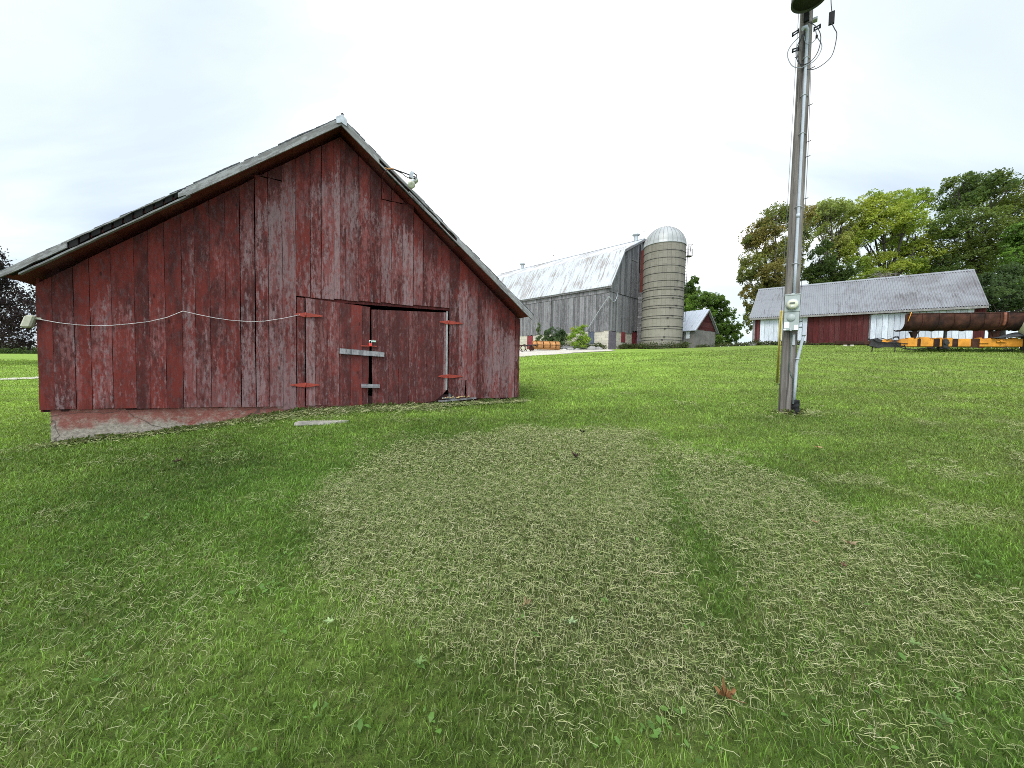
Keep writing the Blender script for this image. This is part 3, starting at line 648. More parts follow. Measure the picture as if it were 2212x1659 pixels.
def rake(mb, xa, xb, top, dep, y0=-.332, th=.028, jag=0.0, n=10, taper=1.0):
    """sloping trim board under the roof edge, xa/xb measured from the ridge (negative is left)"""
    pts = []
    for i in range(n + 1):
        x = xa + (xb - xa) * i / n; sl = .793 if x < 0 else .78; z = 5.77 - sl * abs(x) - top
        pts.append((x, z + random.uniform(-jag, jag), z - dep * (1 + (taper - 1) * i / n) + random.uniform(-jag, jag)))
    for (x, t, b), (X, T, B) in zip(pts[:-1], pts[1:]):
        p = [(3.76 + x, b), (3.76 + X, B), (3.76 + X, T), (3.76 + x, t)]
        mb.prism_y(p if X > x else p[::-1], y0, y0 + th, (.4, .6, .5))
fa = MB(); rake(fa, 0, -2.10, .012, .125, jag=.003); rake(fa, -2.10, -2.19, .03, .085, jag=.02, n=3)
rake(fa, -3.35, -3.97, .005, .075, jag=.012, n=6); rake(fa, -2.2, -3.4, .0, .016, jag=.008, n=12)
fa.build("rake_board", RAKE, rf)
fb = MB(); rake(fb, 0, .62, .012, .135, jag=.003); rake(fb, .62, 1.55, .0, .05, jag=.006); rake(fb, .62, 2.1, .115, .028, jag=.004)
rake(fb, 1.5, 2.1, .01, .035, jag=.01); rake(fb, 2.1, 3.88, .012, .135, jag=.004, n=14); rake(fb, 1.15, 1.75, .085, .06, jag=.004, taper=.7)
fb.build("rake_board", RAKE, rf)['label'] = "split and peeling right rake board"
lt = MB(); rake(lt, -2.06, -3.80, .118, .024, y0=-.318, th=.06, jag=.004, n=16); lt.build("lower_trim", RAKE, rf)
rk = MB()                                             # dark rafter and shingle butts showing where the trim is gone
for x in np.arange(-3.8, -2.1, .11): rake(rk, x, x - .085, .02, .055 + .03 * random.random(), y0=-.302 - random.random() * .02, th=.1, n=2, jag=.006)
for x in np.arange(.65, 2.1, .12): rake(rk, x, x + .09, .06, .05, y0=-.292, th=.1, n=2, jag=.005)
rk.build("shingle_butts", DARK, rf)["kind"] = "stuff"
MB().prism_y([(3.68, 5.625), (3.76, 5.665), (3.84, 5.625), (3.845, 5.73), (3.77, 5.80), (3.675, 5.735)], -.350, -.339).build("ridge_plate", STEEL, rf)
MB().lathe([(.012, 5.76), (.014, 5.81), (.02, 5.815), (.022, 5.835), (.012, 5.85), (0, 5.855)], (3.775, -.30, 0), 10).build("ridge_knob", BLACKP, rf)
# twin flood light on its bracket at the roof edge
c2 = lambda x, y: (777.6 + .0781 * x, 334.1 + .0781 * y)
def bw(px, py, off): s, y, z = bp(px, py, off); return (s, y, z)
fl = thing("flood_light", "twin bulb flood light on a metal arm over the barn's right roof edge", "flood light", tuple(BARN_O), math.radians(90 - BARN_AZ))
OFF = .46
A0, A1 = bw(*c2(760, 390), .37), bw(*c2(1370, 560), OFF)
MB().tube([A0, bw(*c2(950, 405), .4), A1], .011, 8).build("arm", GREASE, fl)
MB().tube([bw(*c2(960, 420), .40), bw(*c2(1150, 510), .42), bw(*c2(1260, 600), .44), bw(*c2(1390, 665), OFF)], .008, 8).build("brace", GREASE, fl)
pc = bw(*c2(1425, 560), OFF)
jb = MB().hexa([(pc[0] - .045, pc[1] - .02, pc[2] - .055), (pc[0] + .015, pc[1] - .02, pc[2] - .06), (pc[0] + .015, pc[1] + .04, pc[2] - .06), (pc[0] - .045, pc[1] + .04, pc[2] - .055),
          (pc[0] - .015, pc[1] - .02, pc[2] + .06), (pc[0] + .045, pc[1] - .02, pc[2] + .055), (pc[0] + .045, pc[1] + .04, pc[2] + .055), (pc[0] - .015, pc[1] + .04, pc[2] + .06)]); jb.build("junction_box", STEEL, fl)
def lamp(hx, hy, bx, by, off, r, aim):
    a, b = Vector(bw(*c2(hx, hy), off)), Vector(bw(*c2(bx, by), off)); g = MB()
    g.tube([a, a.lerp(b, .55)], [.028, .034], 10); hol = g.build("lamp_holder", STEEL, fl)
    d = Vector(aim).normalized(); q_ = d.to_track_quat('Z', 'Y'); m_ = MB(); prof = [(.02, -.085), (.03, -.06), (r * .75, -.025), (r, 0), (r * .97, .012), (r * .6, .02), (r * .2, .016), (0, .016)]
    m_.lathe(prof, n=20); m_.v = [tuple(q_ @ Vector(p) + b) for p in m_.v]; m_.build("bulb", BULB, fl)
lamp(1480, 690, 1425, 830, OFF + .03, .068, (-.25, -.85, -.45)); lamp(1545, 640, 1560, 735, OFF - .06, .052, (.75, -.25, -.6))
MB().tube([bw(*c2(1480, 510), OFF), bw(*c2(1560, 560), OFF), bw(*c2(1550, 640), OFF)], .012, 8).build("swivel", GREASE, fl)
MB().tube([bw(*c2(1440, 600), OFF), bw(*c2(1520, 600), OFF), bw(*c2(1500, 670), OFF)], .010, 8).build("swivel", GREASE, fl)
wr = MB(); wr.tube([bw(*c2(x, y), o_) for x, y, o_ in ((940, 400, .41), (860, 385, .40), (790, 405, .395), (720, 375, .39), (700, 372, .39))], .012, 6); 
tag(wr.build("rope_wrap", RUSTO, None, tuple(BARN_O), math.radians(90 - BARN_AZ)), "frayed brown rope tied round the flood light arm", "rope")
fc = MB(); fc.tube([bw(*c2(x, y), o_) for x, y, o_ in ((770, 400, .385), (690, 470, .38), (640, 600, .3), (630, 760, .1), (640, 950, .012), (655, 1040, .012))], .007, 6)
tag(fc.build("power_cord", RED, None, tuple(BARN_O), math.radians(90 - BARN_AZ)), "red painted cord dropping from roof edge to upper barn boards", "cord")
wi = MB(); wp = [(82, 689), (125, 697), (170, 702), (205, 703.5), (240, 703), (285, 699), (320, 695), (360, 686), (395, 672), (430, 680), (465, 687), (500, 692), (535, 694.5), (570, 694), (610, 688), (648, 680)]
wi.tube([bp(x, y, .028 + .012 * math.sin(i)) for i, (x, y) in enumerate(wp)], .0042, 6)
tag(wi.build("wire", WCABLE, None, tuple(BARN_O), math.radians(90 - BARN_AZ)), "thin pale wire drooping in two swags across the barn boards", "wire")
bx = MB(); cx, _, cz = bp(64, 694, 0.0)
bx.cbox(-.05, .05, -.06, .06, -.09, .08, .018); bx.v = [(p[0] + .30 * p[2], p[1], p[2]) for p in bx.v]; bx.box(.05, .115, -.02, .02, .03, .055)
tag(bx.build("plastic_cover", BEIGE, None, (*bpt(cx, .0), cz), math.radians(90 - BARN_AZ)), "beige plastic box sticking out from the barn's left corner", "box")
sp = on_ground(692, 914); sl_ = MB(); pts = [(-.36, -.10), (.05, -.14), (.42, -.06), (.44, .05), (.1, .12), (-.33, .07)]
sl_.add([(x * 1.0, y, 0.0) for x, y in pts] + [(x * .97, y * .93, .045) for x, y in pts], [tuple(range(6, 12))] + [(i, (i + 1) % 6, 6 + (i + 1) % 6, 6 + i) for i in range(6)])
tag(sl_.build("stone_slab", plain("pale_slab", (.25, .23, .205), .9, .3, 6), None, (sp[0], sp[1], sp[2] - .012), math.radians(20)), "flat pale stone slab in the grass before the barn doors", "stone slab")

# ------------------------------------------------------------------ utility pole
PK = 7.6 / 6.3
PO = at(1697, 893, 7.6); PAZ = 125.6
pole = thing("utility_pole", "tall grey wooden utility pole carrying an electric meter and conduit", "utility pole", (PO[0], PO[1], PO[2]), math.radians(90 - PAZ))
def pl(s, z, off=0.0): return (s * PK, -off * PK, (z - .878) * PK)
ps = MB(); ring = []
nz_, na = 60, 28; tot = 9.6
for i in range(nz_ + 1):
    z = -.3 + (tot + .3) * i / nz_; r = (.108 - .0042 * z / PK) * PK; cxx = .012 * z / tot
    for k in range(na):
        w = 2 * math.pi * k / na; rr = r * (1 + .018 * math.sin(5 * w + 1.0) + .012 * math.sin(11 * w + z * .25) + random.uniform(-.006, .006)); ring.append((cxx + rr * math.cos(w), rr * math.sin(w), z))
ps.add(ring, [(i * na + k, i * na + (k + 1) % na, (i + 1) * na + (k + 1) % na, (i + 1) * na + k) for i in range(nz_) for k in range(na)], (.5, .5, .5), True)
ps.build("shaft", POLE, pole)
def on(s, z, gap=0.0): # front of the pole
    r = .108 - .0042 * (z - .878) + gap; return pl(s + .01, z, math.sqrt(max(r * r - s * s, .0001)))
cn = MB(); cz_ = [2.78, 3.2, 3.9, 4.6, 5.3, 6.0, 6.78]; cn.tube([on(.022, z, .018) for z in cz_] + [pl(.03, 6.84, .14), pl(.01, 6.87, .17), pl(-.03, 6.85, .19)], [.021 * PK] * 7 + [.024 * PK, .03 * PK, .03 * PK], 12); 
cn.tube([on(.022, 4.0, .018), on(.022, 4.06, .018)], .026 * PK, 12)
cnd = cn.build("conduit", PVC, pole)
for z in (3.28, 4.17, 5.3, 5.88, 6.45):
    MB().tube([on(-.028, z, .0), on(-.004, z + .002, .034), on(.022, z + .004, .042), on(.048, z + .002, .034), on(.072, z, .0)], .006 * PK, 6).build("strap", STEEL, cnd)
mb_ = MB(); D0, D1 = .10, .20
def pbox(mb, s0, s1, z0, z1, o0, o1, c=.006): 
    a = pl(s0, z0, o1); b = pl(s1, z1, o0); mb.cbox(a[0], b[0], a[1], b[1], a[2], b[2], c); return mb
pbox(mb_, -.085, .115, 2.515, 2.785, D0, D1); pbox(mb_, -.083, .113, 2.22, 2.513, D0, D1 - .006); pbox(mb_, -.09, .12, 2.77, 2.79, D0 - .01, D1 + .006)
pbox(mb_, -.005, .04, 2.785, 2.81, .11, .165)
mbx = mb_.build("meter_box", GREYBOX, pole)
c_ = pl(.018, 2.625, D1); K = PK
MB().lathe([(.086 * K, -.002), (.088 * K, .016), (.080 * K, .022), (.076 * K, .02)], c_, 32, 'y').build("meter_ring", STEEL, mbx)
MB().lathe([(.076 * K, .02), (.074 * K, .045), (.066 * K, .062), (.04 * K, .067), (0, .068)], c_, 32, 'y').build("meter", GLASS, mbx)
pbox(MB(), -.02, .05, 2.632, 2.652, D1 + .06, D1 + .066, .001).build("meter_display", LCD, mbx)
pbox(MB(), .002, .03, 2.585, 2.60, D1 + .055, D1 + .064, .001).build("meter_badge", WHITEP, mbx)
MB().lathe([(.056 * K, 0), (.056 * K, .012), (.050 * K, .02), (0, .022)], pl(.008, 2.42, D1 - .006), 28, 'y').build("cover_disc", GREYBOX, mbx)
for s0, s1, z0, z1 in ((-.078, -.012, 2.262, 2.348), (.052, .104, 2.226, 2.302), (-.083, -.05, 2.224, 2.246)): pbox(MB(), s0, s1, z0, z1, D1 - .006, D1 - .002, .001).build("paper_sticker", WHITEP, mbx)
pbox(MB(), -.002, .024, 2.212, 2.25, D1 - .006, D1 + .006, .002).build("latch", STEEL, mbx)
lw = MB(); lw.tube([pl(.10, 2.277, .15), pl(.165, 2.277, .15)], .019 * K, 12); lw.tube([pl(.185, 2.15, .15), pl(.172, 2.1, .15), pl(.125, 1.80, .14), pl(.112, 1.70, .13), pl(.108, 1.40, .12), pl(.10, 1.05, .12)], .021 * K, 12)
low = lw.build("conduit", PVC, pole)
pbox(MB(), .158, .215, 2.135, 2.315, .115, .185, .006).build("elbow_box", PVC, low)
MB().tube([pl(.075, 1.765, .09), pl(.09, 1.768, .15), pl(.116, 1.77, .165), pl(.14, 1.768, .15), pl(.15, 1.765, .1)], .006 * K, 6).build("strap", STEEL, low)
cg = MB(); prof = []
for i in range(15):
    z = (.82 - .878) * K + i * .02 * K; prof += [(.052 * K, z), (.052 * K, z + .009 * K), (.046 * K, z + .011 * K), (.046 * K, z + .019 * K)]
cg.lathe(prof, pl(.128, .878, .10)[:2] + (0,), 20); cg.build("corrugated_pipe", BLACKP, pole)
MB().tube([on(.012, z, .004) for z in (2.2, 2.0, 1.85, 1.7, 1.6)] + [on(.03, 1.52, .006), on(.06, 1.46, .008), on(.075, 1.35, .006), on(.08, 1.1, .006)], .006 * K, 6).build("ground_wire", GREENW, pole)
pbox(MB(), .04, .075, 1.99, 2.16, .09, .112, .003).build("metal_tag", STEEL, pole)
gw = MB(); gw.tube([pl(.10, 6.4, -.02), pl(.118, 5.0, -.02), pl(.123, 3.2, -.02), pl(.117, 2.3, -.02)], .0035 * K, 5); gw.build("side_wire", CABLE, pole)
for s, z in ((.115, 5.74), (.118, 5.18), (.12, 4.95), (.122, 4.3), (-.10, 3.05), (-.10, 2.06), (-.10, 1.99), (-.11, 1.35), (.125, 2.36), (.12, 6.3), (-.085, 6.55)):
    d = 1 if s > 0 else -1; MB().tube([pl(s * .6, z, 0.03), pl(s + d * .03, z + .01, .035)], .006 * K, 6).build("spike", GREASE, pole)
def clevis(s, z, d, tilt):
    m_ = MB(); b = pl(s, z, .06)
    for k in (-.02, .02): m_.tube([(b[0], b[1], b[2] + k), (b[0] + d * .085, b[1], b[2] + k * 1.3 + tilt)], .012, 8)
    m_.tube([(b[0] + d * .085, b[1], b[2] - .035 + tilt), (b[0] + d * .085, b[1], b[2] + .035 + tilt)], .014, 8); m_.tube([(b[0], b[1], b[2] - .04), (b[0], b[1], b[2] + .04)], .012, 8)
    m_.build("clevis", BLACKP, pole)
clevis(-.085, 6.935, -1, -.03); clevis(.115, 6.865, 1, .015); clevis(-.075, 6.66, -1, 0)
pbox(MB(), .09, .15, 6.985, 7.02, .02, .1, .003).build("bracket", STEEL, pole)
pbox(MB(), -.025, .045, 6.98, 7.11, .11, .15, .004).build("cutout", BLACKP, pole)
pbox(MB(), .285, .355, 6.825, 7.005, .06, .10, .004).build("cutout", BLACKP, pole)['label'] = "black cutout block hanging free on the cable"
def cab(pts, mat, r=.007): MB().tube(smooth(pts), r, 6).build("cable", mat, pole)
def smooth(p, n=5):
    p = [Vector(q) for q in p]; o = []
    for i in range(len(p) - 1):
        a, b, c, d = p[max(i - 1, 0)], p[i], p[i + 1], p[min(i + 2, len(p) - 1)]
        for k in range(n):
            t = k / n; o.append(.5 * ((2 * b) + (c - a) * t + (2 * a - 5 * b + 4 * c - d) * t * t + (3 * b - a - 3 * c + d) * t ** 3))
    return o + [p[-1]]
cab([pl(*p, .12) for p in ((-.03, 6.83), (-.17, 6.71), (-.21, 6.58), (-.14, 6.39), (-.01, 6.31), (.15, 6.36), (.22, 6.52), (.16, 6.68), (.13, 6.81))], GCABLE)
cab([pl(*p, .13) for p in ((-.02, 6.8), (-.10, 6.62), (-.06, 6.39), (.07, 6.34), (.17, 6.45), (.20, 6.66), (.14, 6.84), (.02, 6.98))], CABLE)
cab([pl(*p, .11) for p in ((.32, 6.82), (.36, 6.72), (.39, 6.61), (.35, 6.35), (.24, 6.25), (.12, 6.23), (.02, 6.29), (-.05, 6.40), (-.085, 6.6), (-.03, 6.82))], CABLE)
cab([pl(.32, 7.0, .08), pl(.30, 7.2, .08), pl(.29, 7.6, .08)], CABLE)
cab([pl(.155, 6.69, .11), pl(.09, 6.63, .12), pl(.02, 6.66, .12), pl(-.01, 6.78, .13)], GCABLE, .005)
pbox(MB(), .135, .165, 6.68, 6.72, .1, .13, .003).build("splice", BLACKP, pole)
# transformer can in front of the pole top
tr_ = thing("transformer", "round grey transformer can hung at the top of the utility pole", "transformer", (PO[0], PO[1], PO[2]), math.radians(90 - PAZ))
tc_ = pl(.035, 7.085, .40); can = MB(); R0 = .237 * K * .95
can.lathe([(0, .03), (R0 * .9, .03), (R0 * .94, 0), (R0, 0), (R0, .05), (R0 * .985, .06), (R0 * .985, .8), (R0, .82), (R0 * .9, .9), (0, .93)], tc_, 40)
can.build("tank", plain("transformer_grey", (0.09, 0.092, 0.095), .8, .06, 4), tr_)
MB().lathe([(R0 * .9, .028), (R0 * .5, .02), (0, .016)], tc_, 32).build('underside_shade', plain('underside_shade_grey', (.03, .03, .032), .8), tr_)  # added dark disc: shade on the can's underside put in as colour
MB().box(tc_[0] - .06, tc_[0] + .06, tc_[1] + R0 * .95, -.06, tc_[2] + .25, tc_[2] + .45).build("hanger_bracket", STEEL, tr_)
# guy wire with yellow guard behind the pole
ga = on_ground(1678.5, 833); gt = np.array(PO) + np.array([-.06, .10, 8.6]); gy_ = thing("guy_wire", "guy wire with yellow plastic guard slanting down behind the utility pole", "guy wire", tuple(ga))
gd = Vector(gt - ga); MB().tube([(0, 0, -.1), tuple(gd)], .005, 6).build("strand", GCABLE, gy_); MB().tube([tuple(gd * .012), tuple(gd * .012 + gd.normalized() * 2.3)], .035, 12).build("guard", YELLOW, gy_)

# ------------------------------------------------------------------ grey barn
GAZ = 46.5; GO = at(1313.7, 754.9, 42.0)
gb = thing("grey_barn", "big bare grey plank barn with white streaked gambrel roof", "barn", tuple(GO), math.radians(90 - GAZ))
GW, GL, EZ, BX, BKZ, PX, PKZ, SZ = 13.18, 24.6, 7.2, 2.35, 11.15, 6.59, 13.35, 2.15
def gz(x):
    x = min(x, GW - x); return EZ + (BKZ - EZ) * x / BX if x < BX else BKZ + (PKZ - BKZ) * (x - BX) / (PX - BX)
gw_ = MB(); x = -.03
while x < GW:
    w = min(random.uniform(.26, .36), GW - x + .02); b0 = SZ - .08 + random.uniform(-.05, .05) + (.35 if 5.0 < x < 6.7 else 0)
    zs = [b0, 6.25 - .04 * (x > 0), gz(x + w / 2)]
    if x > 3.4: pass
    gw_.board(x, x + w - .02, zs[0], 6.22, 0, .03, segs=3, wob=.012)
    zt = gz(x) - .06; zt2 = gz(x + w) - .06
    gw_.board(x, x + w - .02, 6.27, zt, -.045 + .002 * (x % 1), .03, z1b=zt2, segs=3, wob=.012); x += w
gw_.build("gable_wall", GREYB, gb)
gl = MB(); y = 0.02
while y < GL:
    w = random.uniform(.24, .36); yc = min(y + w, GL)
    b0 = SZ - .1 + random.uniform(-.06, .05); t = (R_(), R_(), R_()); sk = random.uniform(-.02, .02)
    if abs(y - 8.2) < .2: y += .07                      # sprung boards leave a dark slit
    gl.hexa([(-.02, y, b0), (.01, y, b0), (.01, yc - .02, b0), (-.02, yc - .02, b0), (-.02, y + sk, 6.2), (.01, y + sk, 6.2), (.01, yc - .02 + sk, 6.2), (-.02, yc - .02 + sk, 6.2)], t)
    gl.box(-.065, -.035, y, yc - .02, 6.18, EZ + .05, (R_(), R_(), R_())); y = yc
gl.box(-.10, -.06, 18.5, 12.3, 5.75, 5.9)
gl.build("long_wall", GREYB, gb)
bw_ = MB(); bw_.box(GW - .05, GW, .05, GL, SZ - .1, EZ); bw_.prism_y([(0, SZ), (GW, SZ), (GW, EZ), (GW - BX, BKZ - .1), (PX, PKZ - .1), (BX, BKZ - .1), (0, EZ)], GL - .05, GL); bw_.build("back_wall", GREYB, gb)
st = MB()
for a, b in ((-.5, 0), ): pass
st.box(1.55, 5.0, .04, .5, -.6, SZ - .02); st.box(6.75, GW, .04, .5, -.6, SZ - .02); st.box(.02, .5, .03, 1.85, -.6, SZ - .03); st.box(.02, .5, 2.68, 11.35, -.6, SZ - .02); st.box(.02, .5, 12.4, GL, -.6, SZ - .02); st.box(.02, .5, 1.85, 2.68, -.6, .62); st.box(.02, .5, 11.35, 12.4, -.6, .2)
st.build("stone_base", STONEW, gb)
MB().box(.5, 1.5, -.02, .1, -.5, SZ - .15).box(.03, .5, -.02, .02, -.5, SZ - .12).build("door", PURPLE, gb)['label'] = "faded purple plank door at the barn corner"
dd = MB(); [dd.board(2.62 + i * .22, 2.835 + i * .22, .95, 2.12, .0, .03) for i in range(4)]; REDP = plain("faded_red_paint", (.19, .035, .042), .8, .3, 4, 0, .2, ((.21, .16, .155), .58, .72)); dd.build("shutter", REDP, gb)
dd = MB(); [dd.board(5.05 + i * .34, 5.37 + i * .34, -.4, 2.35, .08, .03) for i in range(5)]; dd.build("door", REDP, gb)['label'] = "red plank door beside the silo"
dd = MB(); dd.box(.0, .04, 11.4, 12.35, -.3, 2.0); dd.build("door", REDP, gb)['label'] = "red door on the long side"
MB().box(.02, .06, 1.88, 2.64, .62, SZ - .05).build("window", plain("blue_grey_glass", (.075, .085, .115), .4, .4, 3), gb)
pp = MB(); pp.tube(smooth([(-.25, 2.75, 2.1), (-.28, 1.4, 3.9), (-.28, .1, 5.5), (-.15, -.12, 5.55), (.3, -.12, 5.25), (.9, -.12, 5.35), (1.25, -.12, 5.9), (1.3, -.08, 6.3)], 4), .045, 8); pp.build("filler_pipe", STEEL, gb)
ro = MB()
for xa, za, xb, zb2 in ((-.28, EZ - .45 + .02, BX, BKZ), (BX, BKZ, PX, PKZ), (GW - PX, PKZ, GW - BX, BKZ), (GW - BX, BKZ, GW + .28, EZ - .43)):
    dx, dz = xb - xa, zb2 - za; L = math.hypot(dx, dz); nx_, nz2 = -dz / L * .05, dx / L * .05
    rows = 2 if abs(dz) > abs(dx) else 3
    for r in range(rows):
        k0, k1 = r / rows, (r + 1.02) / rows; up = .012 * (rows - r)
        ro.prism_y([(xa + dx * k0, za + dz * k0 + .0), (xa + dx * k1, za + dz * k1), (xa + dx * k1 + nx_, za + dz * k1 + nz2 + up), (xa + dx * k0 + nx_, za + dz * k0 + nz2 + up)], -.35, GL + .5)
grf = ro.build("roof", TIN, gb)
tr2 = MB()
for xa, za, xb, zb2 in ((-.26, EZ - .44, BX, BKZ), (BX, BKZ, PX, PKZ), (PX, PKZ, GW - BX, BKZ), (GW - BX, BKZ, GW + .26, EZ - .43)):
    tr2.prism_y([(xa, za - .22), (xb, zb2 - .22), (xb, zb2 - .01), (xa, za - .01)], -.34, -.28)
tr2.box(-.25, -.2, -.3, GL + .4, EZ - .58, EZ - .42)
tr2.build("verge_board", GREYB, grf)
MB().prism_y([(PX - .25, PKZ - .02), (PX + .25, PKZ - .02), (PX, PKZ + .13)], -.37, GL + .5).build("ridge_cap", STEEL, grf)
for y in (.8, 20.2):
    v_ = MB(); v_.lathe([(.26, PKZ - .1), (.26, PKZ + .62)], (PX, y, 0), 16); v_.lathe([(.30, PKZ + .6), (.46, PKZ + .72), (.46, PKZ + .76), (.2, PKZ + .95), (.05, PKZ + 1.0), (0, PKZ + 1.0)], (PX, y, 0), 16); v_.build("roof_vent", STEEL, grf)
for y in (-.2, 7.0, 13.8):
    v_ = MB(); v_.tube([(PX, y, PKZ), (PX, y, PKZ + 1.5)], .014, 5); v_.lathe([(0, PKZ + .78), (.09, PKZ + .87), (0, PKZ + .96)], (PX, y, 0), 10); v_.build("lightning_rod", GREASE, grf)
MB().box(5.55, 6.25, -.055, -.05, 9.3, 11.6).build("loft_opening", DARK, gb) if False else None
MB().box(5.95, 6.2, -.075, -.052, 9.4, 12.6).build("loft_gap", DARK, gb)
MB().board(4.3, 5.6, 10.5, 10.62, -.08, .03).build("loft_batten", GREYB, gb)
# red metal chute between barn and silo
ch = MB(); ch.box(6.35, 7.0, -.75, -.06, 6.9, 12.0); tag(ch.build("silo_chute", plain("rust_red_sheet", (.12, .03, .022), .8, .3, 2), None, tuple(GO), math.radians(90 - GAZ)), "rust red sheet chute running up between grey barn and silo", "chute")
cw = MB(); z = .0
while z < 6.8: cw.box(6.0, 7.0, -1.5, -.06, z, z + .235, (R_(), R_(), R_())); z += .25
tag(cw.build("block_feed_room", GREYB, None, tuple(GO), math.radians(90 - GAZ)), "narrow grey clapboard link wedged between grey barn and silo", "shed")

# ------------------------------------------------------------------ silo
SO = np.array([16.15, 42.0, 3.75]); silo = thing("silo", "round concrete stave silo with iron hoops and pale metal dome", "silo", tuple(SO)); SR, SH = 2.1, 11.0
sw = MB(); sw.lathe([(SR, -.6)] + [(SR, i * .5) for i in range(0, 23)], n=72); sw.build("stave_wall", STAVE, silo)
hz_ = [.95, 1.25, 2.1, 2.35, 3.2, 3.45, 4.25, 4.5, 5.25, 5.5, 6.15, 6.4, 7.05, 7.85, 8.6, 9.4, 10.15]
for z in [.25] + hz_[0:]:
    a0 = 0; MB().tube([(math.cos(w) * (SR + .015), math.sin(w) * (SR + .015), z) for w in np.linspace(0, 2 * math.pi, 61)], .024, 5, caps=False).build("hoop", GREASE, silo)
for i, z in enumerate(hz_):
    w = -1.9 + .09 * i * (1 if i % 2 else .6); lg = MB(); lg.box(math.cos(w) * (SR + .04) - .09, math.cos(w) * (SR + .04) + .09, math.sin(w) * (SR + .04) - .03, math.sin(w) * (SR + .04) + .03, z - .05, z + .05); lg.build("hoop_lug", GREASE, silo)
dm = MB(); prof = [(SR + .06, SH - .05), (SR + .08, SH)] + [(SR * 1.02 * math.cos(t), SH + SR * 1.0 * math.sin(t)) for t in np.linspace(0.02, math.pi / 2 - .01, 14)]
dm.lathe(prof, n=64); dme = dm.build("dome", DOME, silo)
rb_ = MB()
for k in range(28):
    w = 2 * math.pi * k / 28; rb_.tube([(SR * 1.025 * math.cos(t) * math.cos(w), SR * 1.025 * math.cos(t) * math.sin(w), SH + SR * 1.005 * math.sin(t)) for t in np.linspace(0.02, math.pi / 2 - .08, 10)], .020, 4, caps=False)
rb_.lathe([(.35, SH + SR), (.3, SH + SR + .06), (0, SH + SR + .09)], n=16); rb_.build("dome_seam", plain("dark_seam_metal", (.19, .19, .19), .7), dme)
w = .02; la = MB(); X0 = SR + .08
for yy in (-.22, .22): la.tube([(X0, yy - .5, 3.0), (X0, yy - .5, SH + .1)], .025, 6)
for z in np.arange(3.1, SH, .33): la.tube([(X0, -.72, z), (X0, -.28, z)], .018, 5)
la.build("ladder", GREASE, silo)
pf = MB(); zp = SH - 1.05; pf.box(SR + .02, SR + .55, -.9, -.3, zp - .06, zp)
for (a, b) in ((SR + .1, -.88), (SR + .5, -.88), (SR + .5, -.32)): pf.tube([(a, b, zp), (a + .06 * (a > 2.5), b, zp + 1.15)], .025, 5)
for z in (zp + .6, zp + 1.15): pf.tube([(SR + .05, -.88, z), (SR + .55, -.88, z), (SR + .55, -.32, z)], .018, 5)
pf.tube([(SR + .1, -.9, zp + 1.15), (SR + .5, -.9, zp)], .016, 5); pf.build("platform", GREASE, silo)

# ------------------------------------------------------------------ milk house
MO = at(1498.6, 751.5, 44.0); MAZ = 55.0
mk = thing("milk_house", "small stucco outbuilding with red gable and pale tin roof", "outbuilding", tuple(MO), math.radians(90 - MAZ)); MW, ML, ME, MP = 4.65, 6.0, 2.12, 4.55; MX = 2.5
m1 = MB(); m1.box(0, MW, 0, .25, -.8, ME); m1.box(0, .25, .25, 1.25, -.8, ME); m1.box(0, .25, 2.35, ML, -.8, ME); m1.box(0, .25, 1.25, 2.35, 2.0, ME); m1.box(MW - .25, MW, .25, ML, -.8, ME); m1.box(.25, MW - .25, ML - .25, ML, -.8, ME); m1.build("wall", STUCCO, mk)
gs = MB(); z = ME
while z < MP - .1:
    f0 = (z - ME) / (MP - ME); f1 = min(1, (z + .19 - ME) / (MP - ME)); gs.prism_y([(MX * f0, z), (MW - (MW - MX) * f0, z), (MW - (MW - MX) * f1, z + .185), (MX * f1, z + .185)], -.015 , .02 + .01 * R_(), (R_(), R_(), R_())); z += .19
gs.build("gable", SHEDRED, mk)
mr = MB()
for sgn in (-1, 1):
    ex = -.28 if sgn < 0 else MW + .28; ez = ME - .2
    for k in range(24):
        y0 = -.3 + (ML + .6) * k / 24; y1 = y0 + (ML + .6) / 24; hgt = .03 if k % 2 else .0
        p = [(MX, MP + .02), (MX, MP + .075 + hgt), (ex, ez + .055 + hgt), (ex, ez)]; mr.prism_y(p if sgn < 0 else p[::-1], y0, y1)
mrf = mr.build("roof", TINM, mk)
vb = MB(); vb.prism_y([(-.28, ME - .33), (MX, MP - .12), (MX, MP + .03), (-.28, ME - .19)], -.33, -.295); vb.prism_y([(MX, MP - .12), (MW + .28, ME - .33), (MW + .28, ME - .19), (MX, MP + .03)], -.33, -.295); vb.build("verge_board", PALEB, mrf)
md = MB(); [md.board(0, .26, -.5, 1.95, 0, .03) for _ in range(0)]; [md.box(.05, .09, 1.3 + i * .2, 1.49 + i * .2, -.6, 1.92) for i in range(5)]; dob = md.build("door", plain("grey_worn_door", (.085, .08, .085), .8, .4, 3, 0, .2, ((.30, .30, .33), .55, .7)), mk)
MB().box(-.02, .03, 1.15, 1.28, -.6, 2.05).box(-.02, .03, 2.3, 2.42, -.6, 2.05).box(-.02, .03, 1.29, 2.29, 1.93, 2.05).build("door_frame", GREYB, mk)
MB().box(-.03, -.005, .55, 1.0, 1.1, 2.0).build("white_panel", WHITEP, mk)

